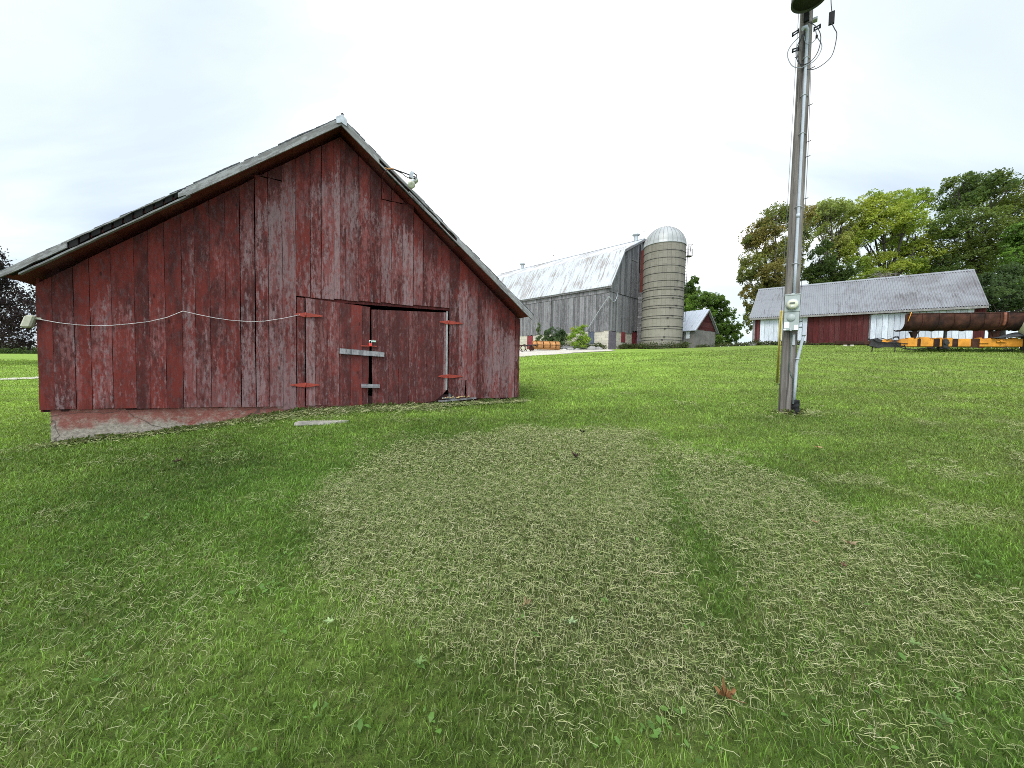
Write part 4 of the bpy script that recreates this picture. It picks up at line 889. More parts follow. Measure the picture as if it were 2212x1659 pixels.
# ------------------------------------------------------------------ long shed
HO = at(1626.5, 746.4, 35.0); HAZ = 128.0
sh = thing("long_shed", "long low red shed with white sliding doors and grey corrugated roof", "shed", tuple(HO), math.radians(90 - HAZ)); HL, HE, HR, HRY = 13.6, 2.55, 6.0, 5.7
sw_ = MB(); x = 0.0
while x < HL:
    w = random.uniform(.2, .28); sw_.board(x, min(x + w - .012, HL), -.7, HE - .1, 0, .03, segs=2, wob=.004); x += w
sw_.build("front_wall", SHEDRED, sh)
s2 = MB()
for xx in (0, HL - .05):
    k = .04
    while k < 2 * HRY - .1:
        zt = HE + (HR - HE) * (1 - abs(k - HRY) / HRY) - .2; s2.box(xx, xx + .05, k, k + .24, -.7, zt); k += .25
s2.box(0, HL, 2 * HRY - .05, 2 * HRY, -.7, HE); s2.build("side_wall", SHEDRED, sh)
cr_ = MB(); pitch = .15; npx = int((HL + .9) / pitch * 6)
for (ya, za, yb, zb3) in ((-.42, HE - .12, HRY, HR), (HRY, HR, 2 * HRY + .42, HE - .12)):
    L = math.hypot(yb - ya, zb3 - za); ny2, nz3 = -(zb3 - za) / L, (yb - ya) / L; V = []; F = []
    for i in range(npx + 1):
        xx = -.35 + (HL + .9) * i / npx; hgt = .030 * math.sin(2 * math.pi * i / 6)
        for r in range(5):
            k = r / 4; y_, z_ = ya + (yb - ya) * k, za + (zb3 - za) * k; lift = hgt + .03
            yk = 1 - abs(y_ - HRY) / (HRY + .42); V.append((xx if xx < HL * .5 else HL * .5 + (xx - HL * .5) * (HL * .5 + .02 + .5 * yk) / (HL * .5 + .55), y_ + ny2 * lift, z_ + nz3 * lift))
    for i in range(npx):
        for r in range(4): p = i * 5 + r; F.append((p, p + 5, p + 6, p + 1))
    cr_.add(V, F, (.5, .5, .5), True)
    for k0 in (0, 1): cr_.prism_x([(ya + .02, za - .02), (yb - .02, zb3 - .02), (yb - .02, zb3), (ya + .02, za)][::1 if k0 == 0 else 1], -.33, HL - .02, (.2, .2, .2)) if k0 == 0 else None
srf = cr_.build("roof", TINS, sh)
MB().box(-.3, HL, -.43, -.39, HE - .28, HE - .13).build("fascia", PALEB, srf)
MB().prism_x([(HRY - .2, HR - .06), (HRY + .2, HR - .06), (HRY, HR + .1)], -.37, HL + .5).build("ridge_cap", TINS, srf)
def sdoor(x0, x1, mat, lab, z0, z1, y=-.07, z0b=None):
    d = MB(); n = max(1, round((x1 - x0) / .34)); w = (x1 - x0) / n
    for i in range(n): d.board(x0 + i * w, x0 + (i + 1) * w - .016, z0 + ((z0b or z0) - z0) * i / n, z1, y, .035, segs=2, wob=.002)
    o = d.build("sliding_door", mat, sh); o['label'] = lab; return o
sdoor(.5, 3.85, WHITEB, "white sliding door at the shed's far end", -.05, HE - .22)
sdoor(3.9, 7.7, SHEDRED, "dark red middle sliding door", -.2, HE - .2, -.045, -.28)
sdoor(7.78, 10.4, WHITEB, "white sliding door behind the implement", -.35, HE - .3, -.07, -.4); sdoor(10.42, 13.05, WHITEB, "white sliding door at the near end", -.4, HE - .27, -.072, -.5)
rl = MB(); rl.box(7.4, 13.3, -.14, -.08, HE - .24, HE - .16); rl.box(3.6, 7.4, -.14, -.08, HE - .2, HE - .13); rl.build("door_track", STEEL, sh)
MB().box(-.08, .10, -.12, .08, -.6, HE - .2).build("corner_post", GREYB, sh)
MB().cbox(-.3, .32, -.45, .25, -.7, .22, .05).build("stone_footing", ROCK, sh)
MB().box(7.68, 7.78, -.10, -.06, -.4, HE - .3).build("door_jamb", GREYB, sh)
MB().cbox(-.24, .24, -.11, .11, 0, .25, .02)
cbp = on_ground(1833, 748); cbl = thing("concrete_block", "pale concrete block lying before the red shed door", "concrete block", (cbp[0], cbp[1], cbp[2] - .02), math.radians(-38)); q1 = MB().cbox(-.3, .3, -.12, .12, 0, .28, .02); q1.build("block_body", STONEW, cbl)
MB().box(-.09, .09, -.125, -.1, .06, .2).build("hollow_core", DARK, cbl)

# ------------------------------------------------------------------ farm implement (toolbar carrying a rusty trough)
TO = at(1843.2, 622.1 + .16664 * 735, 22.5); TAZ = 105.0; TG = -.42
fi = thing("farm_implement", "long orange farm implement carrying a rusty brown trough on posts", "farm machinery", tuple(TO), math.radians(90 - TAZ))
def tz(z): return z - TO[2]
fm_ = MB(); fm_.cbox(2.45, 11.5, -.18, .18, tz(3.14), tz(3.58), .03); fm_.hexa([(2.2, -.12, tz(3.2)), (2.46, -.16, tz(3.15)), (2.46, .16, tz(3.15)), (2.2, .12, tz(3.2)), (2.2, -.12, tz(3.5)), (2.46, -.16, tz(3.57)), (2.46, .16, tz(3.57)), (2.2, .12, tz(3.5))])
fra = fm_.build("frame", ORANGE, fi)
for a, b in ((2.9, 3.05), (3.62, 3.9), (4.0, 4.02), (4.45, 4.7), (5.25, 5.62)): MB().box(a, b, -.187, -.18, tz(3.14), tz(3.58)).build("rust_band", RUST, fra)
tpx = MB()
for a, b, h in ((2.5, 2.75, .06), (2.85, 3.0, .04), (3.05, 3.45, .09), (3.45, 3.75, .05), (3.9, 4.05, .07), (4.25, 4.5, .05), (5.6, 5.75, .06), (6.0, 6.3, .04), (7.0, 7.2, .05)): MB().cbox(a, b, -.14, .14, tz(3.575), tz(3.58) + h, .01).build("mounting_lug", ORANGE, fra)
MB().cbox(6.3, 6.65, -.26, -.18, tz(3.38), tz(3.46), .01).tube([(6.45, -.18, tz(3.45)), (6.45, -.3, tz(3.45))], .05, 10).build("mounting_lug", ORANGE, fra); MB().cbox(5.6, 5.98, -.24, -.18, tz(3.33), tz(3.42), .01).build("mounting_lug", ORANGE, fra)
blk = MB(); blk.cbox(4.02, 4.28, -.24, .22, tz(3.05), tz(3.56), .04); blk.tube([(4.15, -.3, tz(3.35)), (4.15, .3, tz(3.35))], .11, 12); blk.cbox(3.55, 3.72, -.15, .15, tz(3.02), tz(3.15), .02); blk.cbox(3.95, 4.4, -.15, .15, tz(3.0), tz(3.14), .03); blk.build("gearbox", GREASE, fi)
hi = MB(); hi.cbox(-.9, 1.15, -.09, .09, tz(3.25), tz(3.46), .02); hi.build("tongue", RUST, fi)
h2 = MB(); h2.prism_y([(.7, tz(3.2)), (1.2, tz(3.05)), (1.45, tz(3.12)), (2.3, tz(3.1)), (2.5, tz(3.2)), (2.5, tz(3.45)), (1.4, tz(3.5)), (1.1, tz(3.6)), (.85, tz(3.58))], -.1, .1); h2.tube([(.75, 0, tz(3.5)), (.73, 0, tz(3.62))], .05, 8); h2.build("hitch", GREASE, fi)
nose = MB(); nose.prism_y([(1.3, tz(3.42)), (1.55, tz(3.38)), (1.9, tz(3.45)), (1.75, tz(3.56)), (1.35, tz(3.54))], -.13, .13); nose.prism_y([(1.95, tz(3.4)), (2.45, tz(3.3)), (2.45, tz(3.56)), (2.3, tz(3.6))], -.13, .13); nose.build("nose_plate", ORANGE, fi)
for pts in (((.9, -.12, 3.55), (1.1, -.16, 3.4), (1.5, -.18, 3.35), (2.0, -.2, 3.33), (2.45, -.2, 3.3)), ((1.5, -.14, 3.5), (1.75, -.2, 3.62), (2.0, -.15, 3.66), (2.1, -.1, 3.55)), ((2.1, -.12, 3.6), (2.0, -.15, 3.72), (1.85, -.15, 3.68), (1.82, -.1, 3.55)), ((2.3, -.2, 3.25), (2.4, -.25, 3.0), (2.7, -.25, 2.97), (3.2, -.22, 3.05), (3.6, -.2, 3.1)), ((1.9, -.2, 3.3), (2.2, -.22, 3.05), (2.6, -.2, 3.02)), ((1.0, .1, 3.58), (1.3, 0, 3.63), (1.7, -.05, 3.5), (2.2, -.05, 3.52))):
    MB().tube(smooth([(a, b, tz(c)) for a, b, c in pts]), .022, 6).build("hydraulic_hose", BLACKP, fi)
jk = MB(); jk.tube([(.95, 0, tz(3.2)), (.9, 0, tz(2.72))], .03, 8); jk.tube([(.9, -.12, tz(2.74)), (.9, .12, tz(2.74))], .03, 8); jk.tube([(1.95, -.1, tz(3.1)), (1.9, -.15, tz(2.75))], .02, 6); jk.tube([(2.05, .1, tz(3.1)), (2.1, .15, tz(2.75))], .02, 6); jk.build("jack_stand", GREASE, fi)
# trough: curved open shell, mouth towards the viewer
z0, z1 = tz(4.05), tz(4.93); RT = .46
prof = [(-RT, z1), (-RT, z0 + RT + .2)] + [(-RT * math.cos(w), z0 + RT - RT * math.sin(w)) for w in np.linspace(0, math.pi * .66, 15)]
tg = MB(); th = .02; inner = prof; outer = [(y * 1.045, z - .02 * (z < z1 - .01)) for y, z in prof]
poly = inner + outer[::-1]
V = []; F = []; n_ = len(prof)
for X in np.linspace(2.15, 11.2, 26):
    for y, z in inner: V.append((X, y, z))
    for y, z in outer: V.append((X, y, z))
for i in range(25):
    b0 = i * 2 * n_; b1 = b0 + 2 * n_
    for k in range(n_ - 1):
        F.append((b0 + k, b1 + k, b1 + k + 1, b0 + k + 1)); F.append((b0 + n_ + k, b0 + n_ + k + 1, b1 + n_ + k + 1, b1 + n_ + k))
    F.append((b0, b0 + n_, b1 + n_, b1)); F.append((b0 + n_ - 1, b1 + n_ - 1, b1 + 2 * n_ - 1, b0 + 2 * n_ - 1))
for b0 in (0, 25 * 2 * n_):
    for k in range(n_ - 1): F.append((b0 + k, b0 + k + 1, b0 + n_ + k + 1, b0 + n_ + k))
tg.add(V, F, (.5, .5, .5), True); trg = tg.build("trough", RUST, fi)
for X in (2.16, 2.9, 3.63, 4.3, 4.97, 5.57, 6.2, 6.52, 7.2, 8.0, 8.8, 9.6):
    MB().tube([(X, y * 1.07, z - .03) for y, z in prof], .03, 5).build("rib", RUST, trg)
for yy in (-RT,): MB().tube([(2.16, yy * 1.03, z1), (11.2, yy * 1.03, z1)], .03, 6).build("rim_bar", RUST, trg)
MB().tube([(2.12 - .06 * max(0, k_ - 8) / 6, y * 1.08, z - .03) for k_, (y, z) in enumerate(prof)], .035, 5).build("end_flange", RUST, trg)
MB().tube([(2.36, -.5, tz(5.02)), (2.2, -.54, tz(4.5))], .018, 6).build("orange_rod", ORANGE, trg)
MB().tube([(6.36, y * 1.1, z) for y, z in prof[:7]], .06, 8).build("orange_strap", plain("faded_orange_band", (.17, .06, .035), .8), trg)
for X, w_ in ((2.85, .07), (4.23, .05), (6.18, .06), (6.47, .06), (8.2, .06), (9.6, .06)):
    p = MB(); p.cbox(X - w_, X + w_, -.06, .06, tz(3.57), tz(4.3 if X != 4.23 else 4.05), .01); p.build("post", GREASE if X == 4.23 else RUST, fi)
gu = MB()
for X in (2.82, 6.32): gu.prism_y([(X - .22, tz(4.0)), (X + .22, tz(4.0)), (X + .12, tz(3.85)), (X + .06, tz(3.6)), (X - .06, tz(3.6)), (X - .12, tz(3.85))], -.09, .09)
gu.build("gusset", RUST, fi)
for X in (4.4, 9.5):     # running gear
    wq = MB(); wq.tube([(X + 3, .35, tz(3.0)), (X + 3, 2.2, tz(3.0))], .06, 8); wq.build("axle", GREASE, fi)
tk = MB(); tc3 = (7.95, -1.1, tz(4.32)); tk.lathe([(0, -.95), (.3, -.93), (.58, -.85), (.72, -.7), (.76, -.55), (.76, .55), (.72, .7), (.58, .85), (0, .95)], (0, 0, 0), 36, 'y')
tw = np.array(TO) + np.array([math.sin(math.radians(TAZ)) * 7.9 + math.cos(math.radians(TAZ)) * .75, math.cos(math.radians(TAZ)) * 7.9 - math.sin(math.radians(TAZ)) * .75, tz(4.32)])
tank = thing("spray_tank", "round cream plastic tank standing beside the rusty trough", "tank", (tw[0], tw[1], tw[2]), math.radians(90 - TAZ)); tk.build("tank_shell", TANKC, tank)
cr2 = MB(); [cr2.cbox(x0, x0 + .12, -.7, .7, -1.35, -.6, .01) for x0 in (-.5, .38)]; cr2.build("cradle", GREASE, tank)
tpm = MB(); V = []; F = []
for i in range(13):
    for j in range(7):
        x_, y_ = -.9 + 2.6 * i / 12, -.35 + .7 * j / 6; V.append((x_, y_, max(0, .34 * math.exp(-((x_ - .3) / .75) ** 2) * math.exp(-(y_ / .3) ** 2)) + .025 * R_()))
for i in range(12):
    for j in range(6): p = i * 7 + j; F.append((p, p + 7, p + 8, p + 1))
tpm.add(V, F, (.5, .5, .5), True); tm = np.array(TO) + np.array([math.sin(math.radians(TAZ)) * 7.0, math.cos(math.radians(TAZ)) * 7.0, tz(3.585)])
tag(tpm.build("tarp", plain("dark_grey_tarp", (.05, .055, .06), .6, .3, 5), None, tuple(tm), math.radians(90 - TAZ)), "crumpled dark grey tarp lying on the orange implement frame", "tarp")

# ------------------------------------------------------------------ trees and shrubs
def quads(C_, size, col, flat=0.0, asp=1.5):
    n = len(C_); d = rng.normal(size=(n, 3)); d /= np.linalg.norm(d, axis=1)[:, None]
    u = rng.normal(size=(n, 3)); u[:, 2] *= (1 - flat); u -= d * (u * d).sum(1)[:, None] * (1 - flat * .0); u /= np.linalg.norm(u, axis=1)[:, None] + 1e-9
    v = np.cross(d, u); v /= np.linalg.norm(v, axis=1)[:, None] + 1e-9; s = (size * rng.uniform(.6, 1.35, n))[:, None]
    bend = d * s * .22
    P = np.stack([C_ - u * s * .5 * asp, C_ - v * s * .42 + bend, C_ + u * s * .5 * asp, C_ + v * s * .42 + bend], 1).reshape(-1, 3)
    return P, np.repeat(col, 4, 0)
def tree(name, label, cat, base, blobs, n, cols, size, bark, group=None, Y=None, trunk_r=.25, lean=(0, 0), shell=.55, gap=.42, twigs=7, depth=1.0, show_trunk=True, cnames=("crown", "trunk")):
    """blobs: (px, py, rx, ry[, dy]) measured on the photo at distance Y, given real depth; the crown is leaf-size faces spread through them"""
    t = thing(name, label, cat, tuple(base), 0, group)
    C_, R3 = [], []
    for b in blobs:
        p = at(b[0], b[1], Y + (b[4] if len(b) > 4 else rng.uniform(-1, 1) * b[2] / 830 * Y * .5)); C_.append(p); k = p[1] / 830; R3.append((b[2] * k, b[2] * k * depth, b[3] * k))
    C_ = np.array(C_); R3 = np.array(R3); vol = R3.prod(1) ** (2 / 3); cnt = (n * vol / vol.sum()).astype(int)
    pts, cl = [], []
    cols = np.array(cols)
    for c, r, k in zip(C_, R3, cnt):
        k = int(k * 1.45); m = int(k * 2.4); d = rng.normal(size=(m, 3)); d /= np.linalg.norm(d, axis=1)[:, None]; rad = rng.uniform(0, 1, m) ** (1 / 3 * (1 - shell) + .12)
        rad *= 1 + .22 * np.sin(d[:, 0] * 5 + c[0]) * np.sin(d[:, 2] * 6 + c[2])
        p = c + d * r * rad[:, None]
        # leaf clumps: keep leaves where a lumpy field is high so gaps show through
        f = vnoise(p[:, 0] + p[:, 1] * .6, p[:, 2] + p[:, 1] * .4, 1.1 / max(size * 3.2, .3), 5) * .6 + vnoise(p[:, 0] - p[:, 1] * .5, p[:, 2], 2.4 / max(size * 3.2, .3), 8) * .4
        ok = np.argsort(-(f + rng.uniform(-.12, .12, m)))[:k]; ok = ok[f[ok] > gap * .6]; p = p[ok]
        g = rng.uniform(0, 1, len(p)); base_c = cols[rng.integers(0, len(cols))]
        cc = base_c * .6 + cols[rng.integers(0, len(cols), len(p))] * .4; cc = cc * (.7 + .6 * g)[:, None]
        pts.append(p); cl.append(cc)
    pts = np.concatenate(pts); cl = np.concatenate(cl)
    P, cc = quads(pts, size * .54, cl * 1.95); P -= np.array(base)
    o = np_mesh(cnames[0], P, np.full(len(pts), 4), np.arange(len(pts) * 4), cc, LEAF, False); o.parent = t
    if show_trunk:
        tr = MB(); top = C_[np.argmax(C_[:, 2])] - base; B = np.zeros(3); cen = C_.mean(0) - base
        fork = np.array([lean[0] + cen[0] * .35, cen[1] * .35 + lean[1], min(cen[2] * .55, np.min(C_[:, 2]) - base[2] + .6 * R3[np.argmin(C_[:, 2])][2])]); fork[2] = max(fork[2], .3)
        tr.tube(smooth([(0, 0, -.3), tuple(fork * np.array([.3, .3, .5])), tuple(fork)], 4), list(np.linspace(trunk_r * 1.25, trunk_r * .8, 9)), 10)
        for c, r in zip(C_, R3):
            e = c - base; mid = fork * .45 + e * .55 + rng.normal(size=3) * r * .22; rr = trunk_r * .5 * min(1, max(.3, r[0] / R3[:, 0].max()))
            pa = smooth([tuple(fork), tuple(mid), tuple(e + np.array([0, 0, r[2] * .35]))], 5); tr.tube(pa, list(np.linspace(rr, rr * .3, len(pa))), 6)
            for _ in range(twigs):
                a0 = Vector(fork * .2 + mid * .3 + e * .5) if rng.uniform() < .5 else Vector(e * .8 + mid * .2); d = rng.normal(size=3); d /= np.linalg.norm(d); d[2] = abs(d[2]) * .7 + .05
                b1 = Vector(e + d * r * .9); m1_ = a0.lerp(b1, .5) + Vector(rng.normal(size=3) * .12 * r); pa = smooth([a0, m1_, b1], 3); tr.tube(pa, list(np.linspace(rr * .32, .008, len(pa))), 4)
        tr.build(cnames[1], bark, t)
    return t
def V4(x, y): return (1555.3 + .2969 * x, 345.6 + .2969 * y)
def B4(x, y, rx, ry, *d): a = V4(x, y); return (a[0], a[1], rx * .2969, ry * .2969, *d)
def V3(x, y): return (1065.6 + .2474 * x, 449.3 + .2474 * y)
def B3(x, y, rx, ry, *d): a = V3(x, y); return (a[0], a[1], rx * .2474, ry * .2474, *d)
def gpt(px, Y): p = at(px, 780, Y); p[2] = h1(p[0], p[1]); return p
GRN = [(.050, .085, .016), (.075, .115, .022), (.036, .062, .014)]; YGR = [(.125, .165, .024), (.165, .185, .030), (.085, .125, .020)]
BRN = [(.085, .105, .024), (.115, .125, .03), (.06, .08, .02), (.12, .095, .03)]; DGR = [(.042, .068, .018), (.058, .088, .02), (.030, .052, .015), (.075, .10, .022)]; BGR = [(.070, .125, .022), (.095, .155, .026), (.05, .09, .018)]
PRP = [(.0095, .0065, .0095), (.0125, .008, .0115), (.007, .0055, .008), (.017, .010, .012)]
TG_ = "trees behind the long shed"
tree("maple_tree", "olive brown turning tree beyond the shed's far left end", "tree", gpt(1665, 45), [B4(330, 560, 130, 130), (*V4(240, 560), 24, 26), B4(270, 760, 120, 130), B4(400, 430, 110, 110), B4(470, 620, 120, 130), B4(200, 850, 70, 60), B4(400, 830, 130, 110), B4(210, 990, 60, 90), B4(220, 1160, 50, 90), B4(300, 940, 80, 80), B4(560, 420, 120, 90), B4(180, 560, 40, 50), B4(560, 600, 90, 120), B4(250, 1060, 60, 70), B4(430, 900, 110, 60), B4(520, 780, 80, 80)], 20000, BRN, .30, BARK, TG_, 45.0, .3, gap=.62, twigs=9)
tree("ash_tree", "pale yellow green thin crowned tree behind shed roof, by the pole", "tree", gpt(1790, 46), [B4(800, 380, 110, 90), B4(700, 470, 90, 100), B4(850, 520, 100, 100), B4(760, 330, 60, 50), B4(900, 400, 90, 90), B4(820, 660, 80, 70), B4(930, 680, 70, 80), B4(960, 520, 70, 80), B4(880, 600, 80, 70)], 12000, [(.14, .165, .04), (.12, .15, .045), (.165, .17, .05)], .26, BARK, TG_, 46.0, .25, gap=.5, twigs=10)
tree("cedar_tree", "dense dark green bushy tree low against the shed ridge", "tree", gpt(1782, 42.5), [B4(740, 740, 90, 100), B4(680, 830, 80, 80), B4(800, 850, 110, 80), B4(900, 820, 90, 60), B4(760, 640, 50, 50), B4(720, 890, 60, 40)], 9000, [(.034, .055, .011), (.048, .07, .014), (.026, .044, .01)], .24, DARKBARK, TG_, 42.0, .2, gap=.3)
tree("maple_tree", "yellow green broad tree with leaning limbs behind shed middle", "tree", gpt(1900, 45), [B4(1080, 380, 140, 110), B4(1250, 320, 140, 80), B4(1180, 450, 160, 110), B4(1350, 430, 150, 110), B4(1420, 580, 150, 110), B4(1020, 560, 110, 70), B4(1500, 700, 140, 90), B4(1120, 260, 50, 40), B4(1440, 300, 110, 70), B4(1330, 640, 90, 80), B4(1150, 740, 110, 70), B4(1000, 760, 70, 60), B4(1280, 800, 120, 60), B4(1080, 840, 120, 50), B4(1480, 800, 130, 60), B4(1230, 600, 80, 60), B4(1380, 760, 100, 60), B4(940, 640, 60, 80)], 23000, YGR, .30, DARKBARK, TG_, 45.0, .38, gap=.62, twigs=9)
tree("maple_tree", "tallest dark green tree behind the shed's near end", "tree", gpt(2100, 43), [B4(1900, 230, 190, 110), B4(1730, 270, 130, 130), B4(2080, 270, 160, 130), B4(1650, 470, 100, 110), B4(1850, 470, 180, 130), B4(2060, 560, 160, 140), B4(1720, 640, 130, 100), B4(1880, 720, 150, 110), B4(2010, 130, 70, 45), B4(1810, 130, 60, 40), B4(1680, 160, 50, 40), B4(2060, 760, 130, 110), B4(2250, 350, 120, 150), B4(1620, 760, 90, 70)], 21000, DGR + [(.065, .085, .02), (.08, .095, .02)], .31, DARKBARK, TG_, 43.0, .42, gap=.58, twigs=9)
tree("maple_tree", "bright green leafy tree beyond the spray tank", "tree", gpt(2230, 38), [B4(2190, 520, 90, 60), B4(2240, 620, 130, 90), B4(2160, 700, 80, 70), B4(2280, 500, 110, 90), B4(2200, 800, 80, 60), B4(2140, 900, 80, 70), B4(2240, 960, 120, 90)], 9000, BGR, .28, BARK, TG_, 38.0, .25, gap=.5)
tree("spruce_tree", "dark low spruce with drooping boughs beside the shed's near gable", "tree", gpt(2160, 33), [B4(2050, 900, 110, 60), B4(2010, 980, 90, 45), B4(2100, 1010, 120, 60), B4(2020, 1070, 80, 40), B4(2130, 820, 90, 70), B4(2190, 1080, 90, 50), B4(2060, 1180, 110, 70), B4(1925, 930, 50, 60, -1), B4(1950, 1010, 50, 40, -1), B4(1930, 850, 40, 40, -1), B4(2180, 1000, 100, 90)], 11000, [(.036, .058, .022), (.048, .072, .025), (.028, .045, .018)], .22, DARKBARK, TG_, 33.0, .22, gap=.62)
tree("maple_tree", "darker upright tree rising directly behind the silo", "tree", gpt(1482, 56), [B3(1690, 680, 60, 75), B3(1740, 640, 50, 45), B3(1700, 780, 90, 60), B3(1760, 720, 45, 40), B3(1660, 860, 60, 70)], 6000, GRN, .30, DARKBARK, "trees behind the milk house", 56.0, .25, gap=.5)
tree("maple_tree", "bright green spreading tree growing behind the milk house", "tree", gpt(1545, 52), [B3(1850, 800, 130, 60), B3(1760, 850, 90, 70), B3(1960, 840, 90, 60), B3(2010, 930, 110, 80), B3(1950, 1040, 110, 70), B3(2080, 1040, 90, 60), B3(2040, 1130, 110, 60), B3(1940, 1150, 80, 50), B3(1870, 780, 80, 35), B3(2120, 1110, 50, 35), B3(1830, 930, 110, 60), B3(1990, 780, 30, 20)], 14000, BGR + GRN, .30, BARK, "trees behind the milk house", 52.0, .3, gap=.5)
tree("purple_maple", "dark purple leaved maple beyond the barn's left corner", "tree", gpt(-40, 24), [(-10, 640, 60, 60), (30, 660, 45, 50), (-70, 620, 80, 70), (45, 700, 38, 38), (10, 600, 22, 30), (-20, 570, 30, 28), (-60, 560, 60, 50), (20, 730, 50, 22), (60, 680, 24, 34), (70, 735, 22, 22), (-60, 700, 70, 40), (3, 575, 9, 14)], 9000, PRP, .19, DARKBARK, None, 24.0, .2, gap=.38)
tree("yellow_shrub", "bright yellow green shrub at the grey barn's stone base", "shrub", gpt(1252, 41), [B3(745, 1110, 70, 60), B3(700, 1150, 55, 50), B3(790, 1150, 60, 55), B3(760, 1190, 80, 40), B3(740, 1060, 45, 30), B3(770, 1040, 18, 50), B3(800, 1030, 32, 12), B3(690, 1060, 18, 20), B3(660, 1140, 25, 30)], 4200, [(.105, .175, .024), (.13, .19, .026), (.075, .13, .02), (.20, .20, .022)], .15, BARK, "shrubs along the grey barn", 41.0, .05, gap=.4, cnames=("foliage", "stem"))
tree("dark_shrub", "dense dark green bush in front of the grey barn's long wall", "shrub", gpt(1192, 45), [B3(510, 1100, 70, 55), B3(570, 1090, 55, 45), B3(620, 1140, 40, 50), B3(480, 1150, 50, 40), B3(560, 1160, 80, 40), B3(610, 1090, 25, 25)], 4200, [(.030, .055, .02), (.042, .07, .022), (.022, .042, .016)], .16, BARK, "shrubs along the grey barn", 45.0, .05, gap=.35, cnames=("foliage", "stem"))
tree("sapling", "thin upright sapling beside the red barn's roof tip", "sapling", gpt(1161, 45), [B3(395, 1030, 18, 30), B3(390, 1080, 22, 35), B3(400, 1130, 30, 30), B3(385, 1170, 35, 25), B3(440, 1160, 30, 25)], 1300, [(.04, .062, .022), (.055, .08, .026)], .15, BARK, "shrubs along the grey barn", 45.0, .04, gap=.4, cnames=("foliage", "stem"))
# bare dead tree whose twigs hang over the shed roof
dt = thing("dead_tree", "bare dead branches reaching over the shed's corrugated roof", "tree", tuple(gpt(1900, 41)))
dtb = MB(); bs = np.array(gpt(1900, 41)); root = at(*V4(1190, 850), 41) - bs
dtb.tube(smooth([(0, 0, -.2), tuple(root * .5 + np.array([.3, 0, 0])), tuple(root)], 4), list(np.linspace(.16, .06, 9)), 8)
for k in range(34):
    e_ = at(*V4(1190 + rng.uniform(-170, 210), 900 + rng.uniform(-70, 90)), 38.5 + rng.uniform(-.5, 1.5)) - bs; m_ = root * .5 + e_ * .5 + np.array([rng.uniform(-.4, .4), 0, .35]); pa = smooth([tuple(root), tuple(m_), tuple(e_)], 3); dtb.tube(pa, list(np.linspace(.03, .006, len(pa))), 4)
    for _ in range(2):
        e2 = m_ + rng.normal(size=3) * .5; dtb.tube([tuple(m_), tuple(e2)], [.012, .005], 4)
dtb.build("branches", DEADWOOD, dt)
# far-off woods on the skyline, one mass
def mass(name, px0, px1, Y, hgt, n, cols, size, base_py=None, sink=.5):
    P = []
    xs = rng.uniform(0, 1, n); a, b = at(px0, 780, Y), at(px1, 780, Y); p = a[None] * (1 - xs)[:, None] + b[None] * xs[:, None]
    top = hgt * (.55 + .6 * vnoise(xs * 40, xs * 0, 1.0, 17)); p[:, 2] = H(p[:, 0], p[:, 1]) - sink + rng.uniform(0, 1, n) ** .8 * top; p[:, 1] += rng.uniform(-1, 1, n) * hgt * .5
    cc = np.array(cols)[rng.integers(0, len(cols), n)] * rng.uniform(.7, 1.3, n)[:, None]; P, c = quads(p, size, cc)
    return tag(np_mesh(name, P, np.full(n, 4), np.arange(n * 4), c, LEAF, False), kind='stuff')
mass("hedge_growth", -260, 120, 62, 1.5, 5000, [(.05, .085, .025), (.07, .10, .03)], .3)
mass("far_woods", 1540, 1720, 150, 7, 5000, [(.05, .075, .04), (.065, .085, .045)], .8)
mass("far_woods", -400, 60, 160, 7, 5000, [(.05, .07, .05), (.06, .08, .055)], .8)
mass("far_woods", 2100, 2900, 90, 9, 8000, [(.04, .06, .02), (.055, .08, .022)], .6)
def weeds(name, line, n, hgt, wid, cols, size=.09):
    p = []
    for _ in range(n):
        k = rng.uniform(0, len(line) - 1.001); i = int(k); f = k - i; q_ = np.array(line[i]) * (1 - f) + np.array(line[i + 1]) * f; q_ = q_ + rng.normal(size=2) * wid; hh = hgt * (.3 + .9 * float(vnoise(np.array([k * 7.0]), np.array([0.0]), 1.0, 3)[0])); p.append((q_[0], q_[1], h1(q_[0], q_[1]) + rng.uniform(0, 1) * hh))
    p = np.array(p); cc = np.array(cols)[rng.integers(0, len(cols), n)] * rng.uniform(.7, 1.3, n)[:, None]; P, c = quads(p, size, cc, 0, 2.4)
    return tag(np_mesh(name, P, np.full(n, 4), np.arange(n * 4), c, LEAF, False), kind='stuff')
WG = [(.05, .08, .025), (.075, .10, .03), (.10, .095, .045)]
sil = [(16.15 + 2.5 * math.cos(w), 42 + 2.5 * math.sin(w)) for w in np.linspace(math.pi * 1.0, math.pi * 1.95, 14)]
def gloc(x, y): a = math.radians(90 - GAZ); return (GO[0] + x * math.cos(a) - y * math.sin(a), GO[1] + x * math.sin(a) + y * math.cos(a))
weeds("weeds", sil, 1500, .75, .18, WG); weeds("weeds", [gloc(6.9, -.5), gloc(4, -.4), gloc(1.8, -.35)], 1300, .7, .2, WG); weeds("weeds", [gloc(-.5, .2), gloc(-.6, 3), gloc(-.7, 10)], 2200, .8, .25, WG)
def hloc(x, y): a = math.radians(90 - HAZ); return (HO[0] + x * math.cos(a) - y * math.sin(a), HO[1] + x * math.sin(a) + y * math.cos(a))
weeds("weeds", [hloc(-.5, -.4), hloc(2, -.3), hloc(3.8, -.3)], 900, .55, .12, WG); weeds("weeds", [hloc(3.9, -.3), hloc(13, -.4)], 1100, .25, .15, WG)
weeds("weeds", [tuple(at(1990, 757, 22)[:2]), tuple(at(2100, 757, 21.5)[:2]), tuple(at(2300, 757, 21)[:2])], 1500, .22, .3, [(.05, .085, .02), (.07, .11, .025)], .06)
